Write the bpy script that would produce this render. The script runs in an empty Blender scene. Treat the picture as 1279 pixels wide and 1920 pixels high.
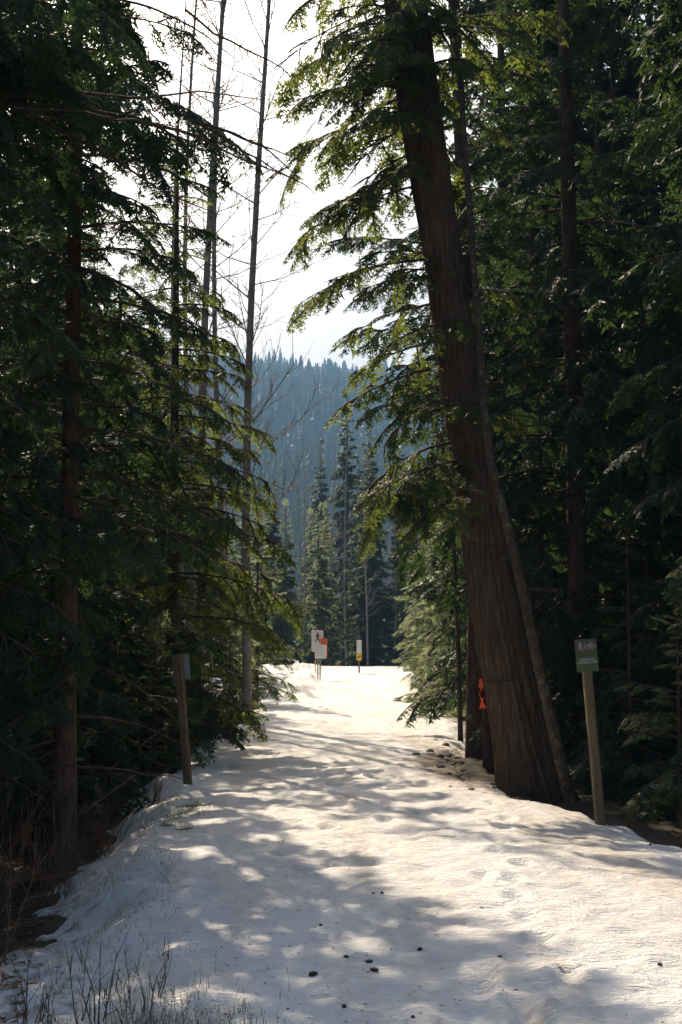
import bpy, math, random
import numpy as np
from mathutils import Vector, Matrix, Euler

R = math.radians
sc = bpy.context.scene
col = sc.collection

# ------------------------------------------------------------------ camera
F_PX, CX, CY, HOR = 2667.0, 639.5, 960.0, 1215.0
PITCH = math.atan((HOR - CY) / F_PX)
CAM_Z = 1.6
cam_d = bpy.data.cameras.new('camera')
cam = bpy.data.objects.new('camera', cam_d)
col.objects.link(cam)
cam_d.sensor_fit = 'VERTICAL'
cam_d.sensor_height = 36.0
cam_d.sensor_width = 24.0
cam_d.lens = F_PX / 1920 * 36.0
cam_d.clip_start = 0.05
cam_d.clip_end = 6000
cam.location = (0, 0, CAM_Z)
cam.rotation_euler = (R(90) + PITCH, 0, 0)
sc.camera = cam

# ------------------------------------------------------------------ light
SUN_AZ, SUN_EL = R(-20), R(38)
world = bpy.data.worlds.new('World')
sc.world = world
world.use_nodes = True
wn = world.node_tree.nodes
wl = world.node_tree.links
bg = wn['Background']
sky = wn.new('ShaderNodeTexSky')
sky.sky_type = 'NISHITA'
sky.sun_disc = False
sky.sun_elevation = SUN_EL
sky.sun_rotation = SUN_AZ
sky.air_density = 1.0
sky.dust_density = 7.0
sky.ozone_density = 2.5
wl.new(sky.outputs['Color'], bg.inputs['Color'])
bg.inputs['Strength'].default_value = 0.088
sun_dir = Vector((math.sin(SUN_AZ) * math.cos(SUN_EL), math.cos(SUN_AZ) * math.cos(SUN_EL), math.sin(SUN_EL)))
sl = bpy.data.lights.new('sun', 'SUN')
sl.energy = 5.0
sl.angle = R(0.53)
sl.color = (1.0, 0.83, 0.62)
sun = bpy.data.objects.new('sun', sl)
sun.rotation_euler = sun_dir.to_track_quat('Z', 'Y').to_euler()
sun.location = (-10, 30, 40)
col.objects.link(sun)

sc.view_settings.view_transform = 'Standard'
sc.view_settings.look = 'None'
sc.view_settings.gamma = 1.0
sc.view_settings.use_curve_mapping = False
sc.view_settings.exposure = 0.8
sc.render.engine = 'CYCLES'
sc.cycles.use_denoising = True
sc.cycles.max_bounces = 7
sc.cycles.diffuse_bounces = 3
sc.cycles.glossy_bounces = 2
sc.cycles.transmission_bounces = 4
sc.cycles.volume_bounces = 0
sc.cycles.caustics_reflective = False
sc.cycles.caustics_refractive = False

# ------------------------------------------------------------------ helpers
def at(px, py, d):
    """world point at depth d (metres along +Y) seen at photo pixel px, py"""
    rx = (px - CX) / F_PX
    ry = (CY - py) / F_PX
    fy = math.cos(PITCH) - ry * math.sin(PITCH)
    fz = math.sin(PITCH) + ry * math.cos(PITCH)
    t = d / fy
    return Vector((rx * t, d, CAM_Z + fz * t))

def hash2(ix, iy, seed):
    h = (ix.astype(np.int64) * 374761393 + iy.astype(np.int64) * 668265263 + seed * 1442695041) & 0xFFFFFFFF
    h = ((h ^ (h >> 13)) * 1274126177) & 0xFFFFFFFF
    h = h ^ (h >> 16)
    return (h & 0xFFFFFF) / float(0xFFFFFF)

def vnoise(x, y, seed=0):
    x = np.asarray(x, float); y = np.asarray(y, float)
    ix = np.floor(x); iy = np.floor(y)
    fx = x - ix; fy = y - iy
    fx = fx * fx * (3 - 2 * fx); fy = fy * fy * (3 - 2 * fy)
    a = hash2(ix, iy, seed); b = hash2(ix + 1, iy, seed)
    c = hash2(ix, iy + 1, seed); e = hash2(ix + 1, iy + 1, seed)
    return (a * (1 - fx) + b * fx) * (1 - fy) + (c * (1 - fx) + e * fx) * fy - 0.5

def fbm(x, y, seed=0, octv=4):
    s = 0; amp = 1.0
    for k in range(octv):
        s = s + amp * vnoise(x * 2 ** k, y * 2 ** k, seed + 17 * k)
        amp *= 0.5
    return s

def smooth(t):
    t = np.clip(t, 0, 1)
    return t * t * (3 - 2 * t)

def mk_mesh(name, V, faces, mat=None, shade=True):
    """V (n,3); faces: list of int arrays (m,k)"""
    V = np.ascontiguousarray(V, dtype=np.float32)
    me = bpy.data.meshes.new(name)
    me.vertices.add(len(V))
    me.vertices.foreach_set('co', V.ravel())
    loops = np.concatenate([f.ravel() for f in faces]).astype(np.int32)
    tot = np.concatenate([np.full(len(f), f.shape[1], np.int32) for f in faces])
    start = np.concatenate([[0], np.cumsum(tot)[:-1]]).astype(np.int32)
    me.loops.add(len(loops))
    me.loops.foreach_set('vertex_index', loops)
    me.polygons.add(len(tot))
    me.polygons.foreach_set('loop_start', start)
    me.polygons.foreach_set('loop_total', tot)
    me.polygons.foreach_set('use_smooth', np.full(len(tot), shade, bool))
    me.update(calc_edges=True)
    if mat: me.materials.append(mat)
    return me

def tri_mesh(name, T, mat):
    T = np.asarray(T).reshape(-1, 3)
    return mk_mesh(name, T, [np.arange(len(T)).reshape(-1, 3)], mat, False)

def obj(name, me, parent=None, loc=None, rot=None):
    o = bpy.data.objects.new(name, me)
    col.objects.link(o)
    if parent is not None: o.parent = parent
    if loc is not None: o.location = loc
    if rot is not None: o.rotation_euler = rot
    return o

def tag(o, label=None, cat=None, group=None, kind=None):
    if label: o['label'] = label
    if cat: o['category'] = cat
    if group: o['group'] = group
    if kind: o['kind'] = kind
    return o

class MB:
    """collects pieces into one mesh"""
    def __init__(self): self.V = []; self.F = {}; self.n = 0
    def add(self, V, F):
        V = np.asarray(V, float).reshape(-1, 3)
        for f in (F if isinstance(F, list) else [F]):
            f = np.asarray(f, int)
            if f.ndim == 1: f = f[None, :]
            if f.size: self.F.setdefault(f.shape[1], []).append(f + self.n)
        self.V.append(V); self.n += len(V)
    def box(self, c, s, rot=None):
        c = np.asarray(c, float); s = np.asarray(s, float) / 2
        P = np.array([[x, y, z] for x in (-1, 1) for y in (-1, 1) for z in (-1, 1)], float) * s
        if rot is not None: P = P @ np.array(Euler(rot).to_matrix()).T
        self.add(P + c, [[0, 1, 3, 2], [4, 6, 7, 5], [0, 4, 5, 1], [2, 3, 7, 6], [0, 2, 6, 4], [1, 5, 7, 3]])
    def tube(self, P, rad, n=5, cap=True):
        V, F = tube(P, rad, n)
        m = len(P)
        self.add(V, F)
        if cap:
            self.add(V[-n:], [list(range(n))])
            self.add(V[:n], [list(range(n))[::-1]])
    def disc(self, c, r, th, n=16, axis=1):
        a = np.linspace(0, 2 * np.pi, n, endpoint=False)
        o = np.zeros((n, 3)); o[:, 0] = np.cos(a) * r; o[:, 2] = np.sin(a) * r
        A = o + [0, -th / 2, 0] + np.asarray(c); B = o + [0, th / 2, 0] + np.asarray(c)
        i = np.arange(n); j = (i + 1) % n
        self.add(np.vstack([A, B]), [np.stack([i, j, j + n, i + n], 1)])
        self.add(A, [list(range(n))]); self.add(B, [list(range(n))[::-1]])
    def mesh(self, name, mat, shade=False):
        return mk_mesh(name, np.vstack(self.V), [np.vstack(v) for v in self.F.values()], mat, shade)

def tube(P, rad, n=5, phase=0.0):
    P = np.asarray(P, float); m = len(P)
    rad = np.broadcast_to(np.asarray(rad, float), (m,))
    T = np.gradient(P, axis=0)
    T /= np.linalg.norm(T, axis=1)[:, None] + 1e-9
    ref = np.array([0.0, 0, 1.0]) if abs(T[:, 2]).mean() < 0.8 else np.array([1.0, 0, 0])
    A = np.cross(T, ref); A /= np.linalg.norm(A, axis=1)[:, None] + 1e-9
    B = np.cross(T, A)
    th = np.linspace(0, 2 * np.pi, n, endpoint=False) + phase
    V = P[:, None, :] + rad[:, None, None] * (np.cos(th)[None, :, None] * A[:, None, :] + np.sin(th)[None, :, None] * B[:, None, :])
    i = np.arange(n); j = (i + 1) % n
    F = np.concatenate([np.stack([k * n + i, (k + 1) * n + i, (k + 1) * n + j, k * n + j], 1) for k in range(m - 1)])
    return V.reshape(-1, 3), F

# ------------------------------------------------------------------ materials
def new_mat(name):
    m = bpy.data.materials.new(name)
    m.use_nodes = True
    nt = m.node_tree
    return m, nt.nodes, nt.links, nt.nodes['Principled BSDF']

def ramp(N, stops):
    r = N.new('ShaderNodeValToRGB')
    e = r.color_ramp.elements
    while len(e) < len(stops): e.new(0.5)
    for k, (p, c) in enumerate(stops):
        e[k].position = p
        e[k].color = (*c, 1) if len(c) == 3 else c
    return r

def noise(N, L, scale, detail=3, vec=None, rough=0.55):
    n = N.new('ShaderNodeTexNoise')
    n.inputs['Scale'].default_value = scale
    n.inputs['Detail'].default_value = detail
    n.inputs['Roughness'].default_value = rough
    if vec is not None: L.new(vec, n.inputs['Vector'])
    return n

def mapping(N, L, src, scale):
    mp = N.new('ShaderNodeMapping')
    mp.inputs['Scale'].default_value = scale
    L.new(src, mp.inputs['Vector'])
    return mp.outputs['Vector']

def bump(N, L, h, strength, dist, normal=None):
    b = N.new('ShaderNodeBump')
    b.inputs['Strength'].default_value = strength
    b.inputs['Distance'].default_value = dist
    L.new(h, b.inputs['Height'])
    if normal is not None: L.new(normal, b.inputs['Normal'])
    return b.outputs['Normal']

def mixc(N, L, fac, a, b):
    m = N.new('ShaderNodeMix'); m.data_type = 'RGBA'
    L.new(fac, m.inputs[0])
    for s, v in ((m.inputs[6], a), (m.inputs[7], b)):
        if isinstance(v, tuple): s.default_value = (*v, 1)
        else: L.new(v, s)
    return m.outputs[2]

def math_n(N, L, op, a, b=None):
    m = N.new('ShaderNodeMath'); m.operation = op
    for s, v in ((m.inputs[0], a), (m.inputs[1], b)):
        if v is None: continue
        if isinstance(v, (int, float)): s.default_value = v
        else: L.new(v, s)
    return m.outputs[0]

def leaf_mat(name, c1, c2, trans, tr_fac=0.35):
    m, N, L, p = new_mat(name)
    g = N.new('ShaderNodeNewGeometry')
    oi = N.new('ShaderNodeObjectInfo')
    n1 = noise(N, L, 2.2, 2, g.outputs['Position'])
    n2 = noise(N, L, 30, 1, g.outputs['Position'])
    s = math_n(N, L, 'ADD', math_n(N, L, 'MULTIPLY', n1.outputs['Fac'], 0.7), math_n(N, L, 'MULTIPLY', n2.outputs['Fac'], 0.5))
    s = math_n(N, L, 'ADD', s, math_n(N, L, 'MULTIPLY', oi.outputs['Random'], 0.25))
    r = ramp(N, [(0.42, c1), (0.95, c2)])
    L.new(s, r.inputs['Fac'])
    L.new(r.outputs['Color'], p.inputs['Base Color'])
    p.inputs['Roughness'].default_value = 0.58
    p.inputs['Specular IOR Level'].default_value = 0.22
    t = N.new('ShaderNodeBsdfTranslucent')
    t.inputs['Color'].default_value = (*trans, 1)
    mx = N.new('ShaderNodeMixShader')
    mx.inputs[0].default_value = tr_fac
    L.new(p.outputs[0], mx.inputs[1]); L.new(t.outputs[0], mx.inputs[2])
    L.new(mx.outputs[0], N['Material Output'].inputs['Surface'])
    return m

M = {}
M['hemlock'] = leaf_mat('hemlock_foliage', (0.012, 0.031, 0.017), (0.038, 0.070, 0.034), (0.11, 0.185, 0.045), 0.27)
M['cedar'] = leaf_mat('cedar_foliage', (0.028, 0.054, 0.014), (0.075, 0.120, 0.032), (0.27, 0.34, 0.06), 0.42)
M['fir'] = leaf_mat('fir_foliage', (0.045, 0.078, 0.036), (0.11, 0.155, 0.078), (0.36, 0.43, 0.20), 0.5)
M['moss'] = leaf_mat('moss_green', (0.07, 0.085, 0.014), (0.19, 0.19, 0.03), (0.22, 0.21, 0.03), 0.3)

def bark_mat(name, c1, c2, c3, zs, sc_, bstr, lichen=None):
    m, N, L, p = new_mat(name)
    tc = N.new('ShaderNodeTexCoord')
    v = mapping(N, L, tc.outputs['Object'], (1, 1, zs))
    n1 = noise(N, L, sc_, 6, v, 0.65)
    n2 = noise(N, L, 2.5, 3, tc.outputs['Object'])
    r = ramp(N, [(0.30, c1), (0.52, c2), (0.75, c3)])
    f = math_n(N, L, 'ADD', math_n(N, L, 'MULTIPLY', n1.outputs['Fac'], 0.75), math_n(N, L, 'MULTIPLY', n2.outputs['Fac'], 0.25))
    L.new(f, r.inputs['Fac'])
    c = r.outputs['Color']
    if lichen:
        n3 = noise(N, L, 9, 4, tc.outputs['Object'], 0.7)
        rr = ramp(N, [(0.54, (0, 0, 0)), (0.66, (0.8, 0.8, 0.8))])
        L.new(n3.outputs['Fac'], rr.inputs['Fac'])
        c = mixc(N, L, rr.outputs['Color'], c, lichen)
    L.new(c, p.inputs['Base Color'])
    p.inputs['Roughness'].default_value = 0.9
    p.inputs['Specular IOR Level'].default_value = 0.2
    L.new(bump(N, L, n1.outputs['Fac'], bstr, 0.03), p.inputs['Normal'])
    return m

M['cedar_bark'] = bark_mat('cedar_bark', (0.030, 0.019, 0.012), (0.13, 0.083, 0.052), (0.27, 0.19, 0.125), 0.06, 36, 1.0, (0.13, 0.125, 0.07))
M['hem_bark'] = bark_mat('hemlock_bark', (0.035, 0.023, 0.016), (0.11, 0.07, 0.048), (0.20, 0.14, 0.10), 0.25, 22, 0.8)
M['alder_bark'] = bark_mat('alder_bark', (0.15, 0.13, 0.11), (0.30, 0.265, 0.225), (0.46, 0.43, 0.38), 0.9, 9, 0.4, (0.42, 0.41, 0.37))
M['lichen_bark'] = bark_mat('lichen_bark', (0.03, 0.022, 0.016), (0.09, 0.065, 0.045), (0.15, 0.12, 0.08), 0.6, 14, 0.6, (0.20, 0.19, 0.13))
M['twig'] = bark_mat('twig_bark', (0.05, 0.033, 0.024), (0.10, 0.068, 0.048), (0.17, 0.12, 0.09), 1, 12, 0.3)
M['dead_twig'] = bark_mat('dead_twig', (0.10, 0.055, 0.03), (0.20, 0.12, 0.07), (0.30, 0.2, 0.13), 1, 12, 0.3)
M['post_wood'] = bark_mat('post_wood', (0.10, 0.072, 0.038), (0.19, 0.14, 0.078), (0.28, 0.21, 0.125), 0.05, 40, 0.3)
M['dry_grass'] = leaf_mat('dry_grass', (0.10, 0.085, 0.03), (0.24, 0.19, 0.09), (0.2, 0.17, 0.06), 0.25)
M['leaf_litter'] = leaf_mat('leaf_litter', (0.07, 0.04, 0.02), (0.30, 0.17, 0.09), (0.3, 0.15, 0.05), 0.3)

def plain(name, c, rough=0.6, metal=0.0, var=0.12, scale=8):
    m, N, L, p = new_mat(name)
    tc = N.new('ShaderNodeTexCoord')
    n = noise(N, L, scale, 4, tc.outputs['Object'])
    r = ramp(N, [(0.3, tuple(x * (1 - var) for x in c)), (0.7, tuple(min(1, x * (1 + var)) for x in c))])
    L.new(n.outputs['Fac'], r.inputs['Fac'])
    L.new(r.outputs['Color'], p.inputs['Base Color'])
    p.inputs['Roughness'].default_value = rough
    p.inputs['Metallic'].default_value = metal
    return m
M['sign_green'] = plain('sign_green', (0.075, 0.105, 0.03), 0.5)
M['sign_brown'] = plain('sign_brown', (0.10, 0.075, 0.035), 0.45)
M['sign_white'] = plain('sign_white', (0.78, 0.78, 0.74), 0.45, var=0.05)
M['sign_pale'] = plain('sign_pale', (0.42, 0.45, 0.43), 0.5, var=0.15)
M['sign_back'] = plain('sign_back', (0.42, 0.46, 0.48), 0.4, 0.5)
M['sign_yellow'] = plain('sign_yellow', (0.80, 0.55, 0.04), 0.45)
M['sign_orange'] = plain('sign_orange', (0.85, 0.14, 0.03), 0.5)
M['sign_black'] = plain('sign_black', (0.02, 0.02, 0.02), 0.5)
M['steel'] = plain('steel', (0.45, 0.45, 0.44), 0.45, 0.7)
M['tape'] = plain('tape_orange', (0.95, 0.13, 0.03), 0.5)
M['rope'] = plain('rope', (0.03, 0.027, 0.022), 0.8)
M['cone'] = plain('cone_brown', (0.075, 0.045, 0.025), 0.8, var=0.4, scale=40)
M['stone'] = plain('stone_grey', (0.24, 0.22, 0.19), 0.85, var=0.35, scale=14)
M['pine_bits'] = plain('needle_bits', (0.05, 0.042, 0.022), 0.8, var=0.5, scale=5)

# snow on the path
def snow_mat():
    m, N, L, p = new_mat('packed_snow')
    g = N.new('ShaderNodeNewGeometry')
    pos = g.outputs['Position']
    at_ = N.new('ShaderNodeAttribute'); at_.attribute_name = 'dirt'
    n1 = noise(N, L, 0.8, 5, mapping(N, L, pos, (1.3, 0.16, 1)), 0.6)
    n2 = noise(N, L, 9, 4, pos, 0.65)
    n3 = noise(N, L, 75, 3, pos, 0.7)
    f = math_n(N, L, 'ADD', math_n(N, L, 'MULTIPLY', n1.outputs['Fac'], 0.65), math_n(N, L, 'MULTIPLY', n2.outputs['Fac'], 0.35))
    r = ramp(N, [(0.34, (0.86, 0.865, 0.88)), (0.49, (0.80, 0.785, 0.765)), (0.64, (0.63, 0.575, 0.50))])
    L.new(f, r.inputs['Fac'])
    # dirt along edges (own attribute broken up by noise)
    dm = math_n(N, L, 'ADD', at_.outputs['Fac'], math_n(N, L, 'MULTIPLY', math_n(N, L, 'SUBTRACT', n2.outputs['Fac'], 0.5), 1.5))
    rd = ramp(N, [(0.45, (0, 0, 0)), (0.85, (1, 1, 1))])
    L.new(dm, rd.inputs['Fac'])
    c = mixc(N, L, rd.outputs['Color'], r.outputs['Color'], (0.20, 0.15, 0.105))
    # fine needle specks
    rs = ramp(N, [(0.66, (0, 0, 0)), (0.72, (1, 1, 1))])
    L.new(n3.outputs['Fac'], rs.inputs['Fac'])
    nb = noise(N, L, 1.3, 3, pos)
    rb = ramp(N, [(0.42, (0, 0, 0)), (0.62, (0.75, 0.75, 0.75))])
    L.new(nb.outputs['Fac'], rb.inputs['Fac'])
    sp = math_n(N, L, 'MULTIPLY', rs.outputs['Color'], rb.outputs['Color'])
    c = mixc(N, L, sp, c, (0.22, 0.18, 0.13))
    L.new(c, p.inputs['Base Color'])
    p.inputs['Roughness'].default_value = 0.62
    p.inputs['Specular IOR Level'].default_value = 0.35
    h = math_n(N, L, 'ADD', math_n(N, L, 'MULTIPLY', n3.outputs['Fac'], 0.35), n2.outputs['Fac'])
    n4 = noise(N, L, 28, 3, mapping(N, L, pos, (0.35, 1.6, 1)), 0.6)
    h = math_n(N, L, 'ADD', h, math_n(N, L, 'MULTIPLY', n4.outputs['Fac'], 0.7))
    L.new(bump(N, L, h, 0.9, 0.045), p.inputs['Normal'])
    return m
M['snow'] = snow_mat()

def floor_mat():
    m, N, L, p = new_mat('forest_floor')
    g = N.new('ShaderNodeNewGeometry'); pos = g.outputs['Position']
    n1 = noise(N, L, 1.1, 5, pos); n2 = noise(N, L, 16, 5, pos, 0.7); n3 = noise(N, L, 2.3, 5, pos, 0.6)
    f = math_n(N, L, 'ADD', math_n(N, L, 'MULTIPLY', n1.outputs['Fac'], 0.4), math_n(N, L, 'MULTIPLY', n2.outputs['Fac'], 0.6))
    r = ramp(N, [(0.35, (0.035, 0.024, 0.014)), (0.5, (0.085, 0.056, 0.034)), (0.58, (0.06, 0.062, 0.022)), (0.7, (0.17, 0.12, 0.08))])
    L.new(f, r.inputs['Fac'])
    a = N.new('ShaderNodeAttribute'); a.attribute_name = 'snow'
    s = math_n(N, L, 'ADD', a.outputs['Fac'], math_n(N, L, 'MULTIPLY', math_n(N, L, 'SUBTRACT', n3.outputs['Fac'], 0.5), 2.6))
    rs = ramp(N, [(0.47, (0, 0, 0)), (0.55, (1, 1, 1))])
    L.new(s, rs.inputs['Fac'])
    c = mixc(N, L, rs.outputs['Color'], r.outputs['Color'], (0.82, 0.83, 0.85))
    L.new(c, p.inputs['Base Color'])
    p.inputs['Roughness'].default_value = 0.9
    h = math_n(N, L, 'ADD', n2.outputs['Fac'], math_n(N, L, 'MULTIPLY', rs.outputs['Color'], 0.5))
    L.new(bump(N, L, h, 0.8, 0.06), p.inputs['Normal'])
    return m
M['floor'] = floor_mat()

# ------------------------------------------------------------------ ground
D_ = [-30, 0, 6.2, 9.8, 13, 15.5, 18, 20.8, 24, 34, 40, 45, 52, 62, 72, 90, 130]
LE = [-0.5, -0.3, -0.46, -1.05, -1.5, -1.7, -1.88, -2.05, -2.2, -1.9, -1.9, -2.8, -3.3, -3.6, -4.5, -8, -14]
RE = [3.9, 4.0, 3.8, 3.35, 2.68, 1.98, 1.60, 1.45, 1.95, 2.6, 2.5, 2.5, 2.7, 3.0, 3.7, 5, 8]
ZD = [-30, 0, 30, 45, 62, 70, 75, 80, 90, 110, 200]
ZV = [0, 0, 0, 0.05, 0.2, 0.45, 0.58, 0.6, 0.35, -0.3, -0.5]
def zp(d): return np.interp(d, ZD, ZV)
def edge_l(d): return np.interp(d, D_, LE)
def edge_r(d): return np.interp(d, D_, RE)

rs_ = np.random.RandomState(4)
FOOT = [(rs_.uniform(-0.9, 0.9) + 0.3 * math.sin(k), 6.3 + k * 0.55 + rs_.uniform(-.2, .2), rs_.uniform(-0.3, 0.3)) for k in range(26)]
FOOT += [(0.9 + rs_.uniform(-.25, .25) + 0.06 * k, 6.6 + k * 0.7, rs_.uniform(-.2, .2)) for k in range(14)]

def snow_z(x, d, fine=True):
    x = np.asarray(x, float); d = np.asarray(d, float)
    z = zp(d) + 0 * x
    w = 0.35 * fbm(d * 0.55, d * 0 + 3.1, 5, 3) + 0.12 * fbm(x * 3, d * 3, 9, 2)
    tl = (edge_l(d) + w * 0.8) - x
    tr = x - (edge_r(d) + w * 0.8 + 0.25 * fbm(x * 1.7, d * 1.7, 8, 3))
    near = 1 - smooth((d - 30) / 12)
    bw = 1.05 * near + 0.9 * (1 - near) + 0.75 * smooth((9.5 - d) / 3)
    z = z - (0.50 - 0.22 * smooth((11.5 - d) / 4)) * smooth(tl / bw) - 0.5 * np.clip(tl - bw, 0, 3) * 0.9
    z = z - 0.20 * smooth((tr + 0.15) / 0.6) - 0.6 * np.clip(tr - 0.35, 0, 3)
    c = (edge_l(d) + edge_r(d)) / 2
    z = z - 0.012 * np.clip(((x - c) / 2.0) ** 2, 0, 1.5)
    # undulation, ruts
    z = z + 0.038 * fbm(x * 0.9, d * 0.45, 21, 3)
    onb = smooth(tl / 0.3) * (1 - smooth((tl - 1.4) / 0.6))
    z = z + onb * 0.16 * fbm(x * 2.3, d * 2.3, 31, 4)
    far_bank = smooth((d - 42) / 6) * (1 - smooth((x + 1.3) / 0.5)) * (1 - smooth((d - 74) / 6))
    z = z + far_bank * (0.10 + 0.34 * fbm(x * 1.1, d * 0.8, 33, 4))
    if fine:
        amp = 0.030 * (1 - smooth((d - 25) / 25)) + 0.006
        z = z + amp * fbm(x * 5, d * 5, 41, 4)
        ripple = smooth((x - 0.2) / 0.8) * smooth((13 - d) / 3)
        z = z + ripple * 0.004 * np.sin((d + 0.10 * fbm(x * 2, d, 55, 2)) * 2 * np.pi / 0.11) * (0.5 + fbm(x * 1.2, d * 1.2, 57, 2))
        for fx, fy, fa in FOOT:
            sel = (np.abs(x - fx) < 0.4) & (np.abs(d - fy) < 0.5)
            if sel.any():
                q = ((x - fx) / 0.07) ** 2 + ((d - fy) / 0.15) ** 2
                z = z - 0.050 * np.exp(-q ** 1.5) * sel + 0.014 * np.exp(-(np.sqrt(q) - 1.6) ** 2 * 4) * sel
    return z

def floor_z(x, d):
    x = np.asarray(x, float); d = np.asarray(d, float)
    xl, xr = edge_l(d), edge_r(d)
    sl_ = smooth((xl + 0.3 - x) / 1.0)
    sr = smooth((x - xr + 0.2) / 0.8)
    z = zp(d) - 0.26 * (1 - sl_) - 0.46 * sl_
    z = z + 0.02 * sr - 0.25 * smooth((x - xr - 0.8) / 2.5)
    z = z - 0.20 * sl_ * smooth((11.5 - d) / 2.5)
    outside = np.clip(sl_ + sr, 0, 1)
    z = z + outside * (0.16 * fbm(x * 0.7, d * 0.7, 71, 4) + 0.10 * fbm(x * 3.3, d * 3.3, 73, 4))
    z = z + 0.24 * np.exp(-((x - 1.75) / 0.5) ** 2 - ((d - 20.5) / 3.0) ** 2)
    z = z + 0.3 * smooth((-x - 6) / 20) * fbm(x * 0.15, d * 0.15, 77, 2) * 3
    return z

def fz(x, d): return float(floor_z(np.array([x]), np.array([d]))[0])
def sz(x, d): return max(float(snow_z(np.array([x]), np.array([d]))[0]), fz(x, d))

def grid_mesh(name, xs, ys, zf, mat):
    X, Y = np.meshgrid(xs, ys)
    Z = zf(X, Y)
    V = np.stack([X, Y, Z], -1).reshape(-1, 3)
    nx, ny = len(xs), len(ys)
    i = np.arange(nx - 1)[None, :] + nx * np.arange(ny - 1)[:, None]
    F = np.stack([i, i + 1, i + 1 + nx, i + nx], -1).reshape(-1, 4)
    return mk_mesh(name, V, [F], mat, True), X, Y, Z

def add_attr(me, name, vals):
    a = me.attributes.new(name, 'FLOAT', 'POINT')
    a.data.foreach_set('value', np.ascontiguousarray(vals, np.float32).ravel())

# snow sheet follows the path: columns measured from the path middle
ys = [-12.0]
while ys[-1] < 108:
    y = ys[-1]
    ys.append(y + max(0.028, 0.0048 * abs(y)) if y > 4.5 else y + 0.35)
ys = np.array(ys)
u = np.linspace(-1, 1, 230)
U, Y = np.meshgrid(u, ys)
cen = (edge_l(Y) + edge_r(Y)) / 2
hw = (edge_r(Y) - edge_l(Y)) / 2 + 2.0
X = cen + U * hw
Z = snow_z(X, Y)
nx, ny = len(u), len(ys)
i = np.arange(nx - 1)[None, :] + nx * np.arange(ny - 1)[:, None]
F = np.stack([i, i + 1, i + 1 + nx, i + nx], -1).reshape(-1, 4)
me = mk_mesh('snow_path', np.stack([X, Y, Z], -1).reshape(-1, 3), [F], M['snow'], True)
tr = X - edge_r(Y)
dirt = 0.75 * np.exp(-((tr + 0.10) / 0.45) ** 2) * np.exp(-((Y - 20) / 5.0) ** 2) * 1.5
dirt += 0.45 * np.exp(-((tr + 0.1) / 0.3) ** 2) * smooth((Y - 28) / 5)
dirt += 0.30 * smooth((Y - 42) / 6) * (1 - smooth((X + 1.2) / 0.6))
tl = edge_l(Y) - X
dirt += 0.55 * smooth((tl - 0.05) / 0.9) * (1 - smooth((Y - 24) / 6))
add_attr(me, 'dirt', dirt)
tag(obj('snow_path', me), 'packed snow path with dappled shade and brown edges', None, None, 'structure')

def spaced(lo, hi, d0, growth, centre=0.0):
    pos = [centre]
    while pos[-1] < hi: pos.append(pos[-1] + max(d0, growth * abs(pos[-1] - centre)))
    neg = [centre]
    while neg[-1] > lo: neg.append(neg[-1] - max(d0, growth * abs(neg[-1] - centre)))
    return np.array(neg[::-1][:-1] + pos)
xs = spaced(-1600, 1600, 0.09, 0.022)
ys = spaced(-400, 2400, 0.11, 0.022, 12.0)
me, X, Y, Z = grid_mesh('forest_floor', xs, ys, floor_z, M['floor'])
snow = 0.62 * smooth((Y - 17) / 5) * smooth((-X - 1.0) / 2.0) + 0.25 * smooth((Y - 50) / 20)
snow += 0.10 * smooth((X - 2.0) / 2) * smooth((Y - 9) / 6) * smooth((17 - Y) / 4)
add_attr(me, 'snow', snow)
tag(obj('forest_floor', me), 'dark forest floor of needles and patchy old snow', None, None, 'structure')

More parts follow.
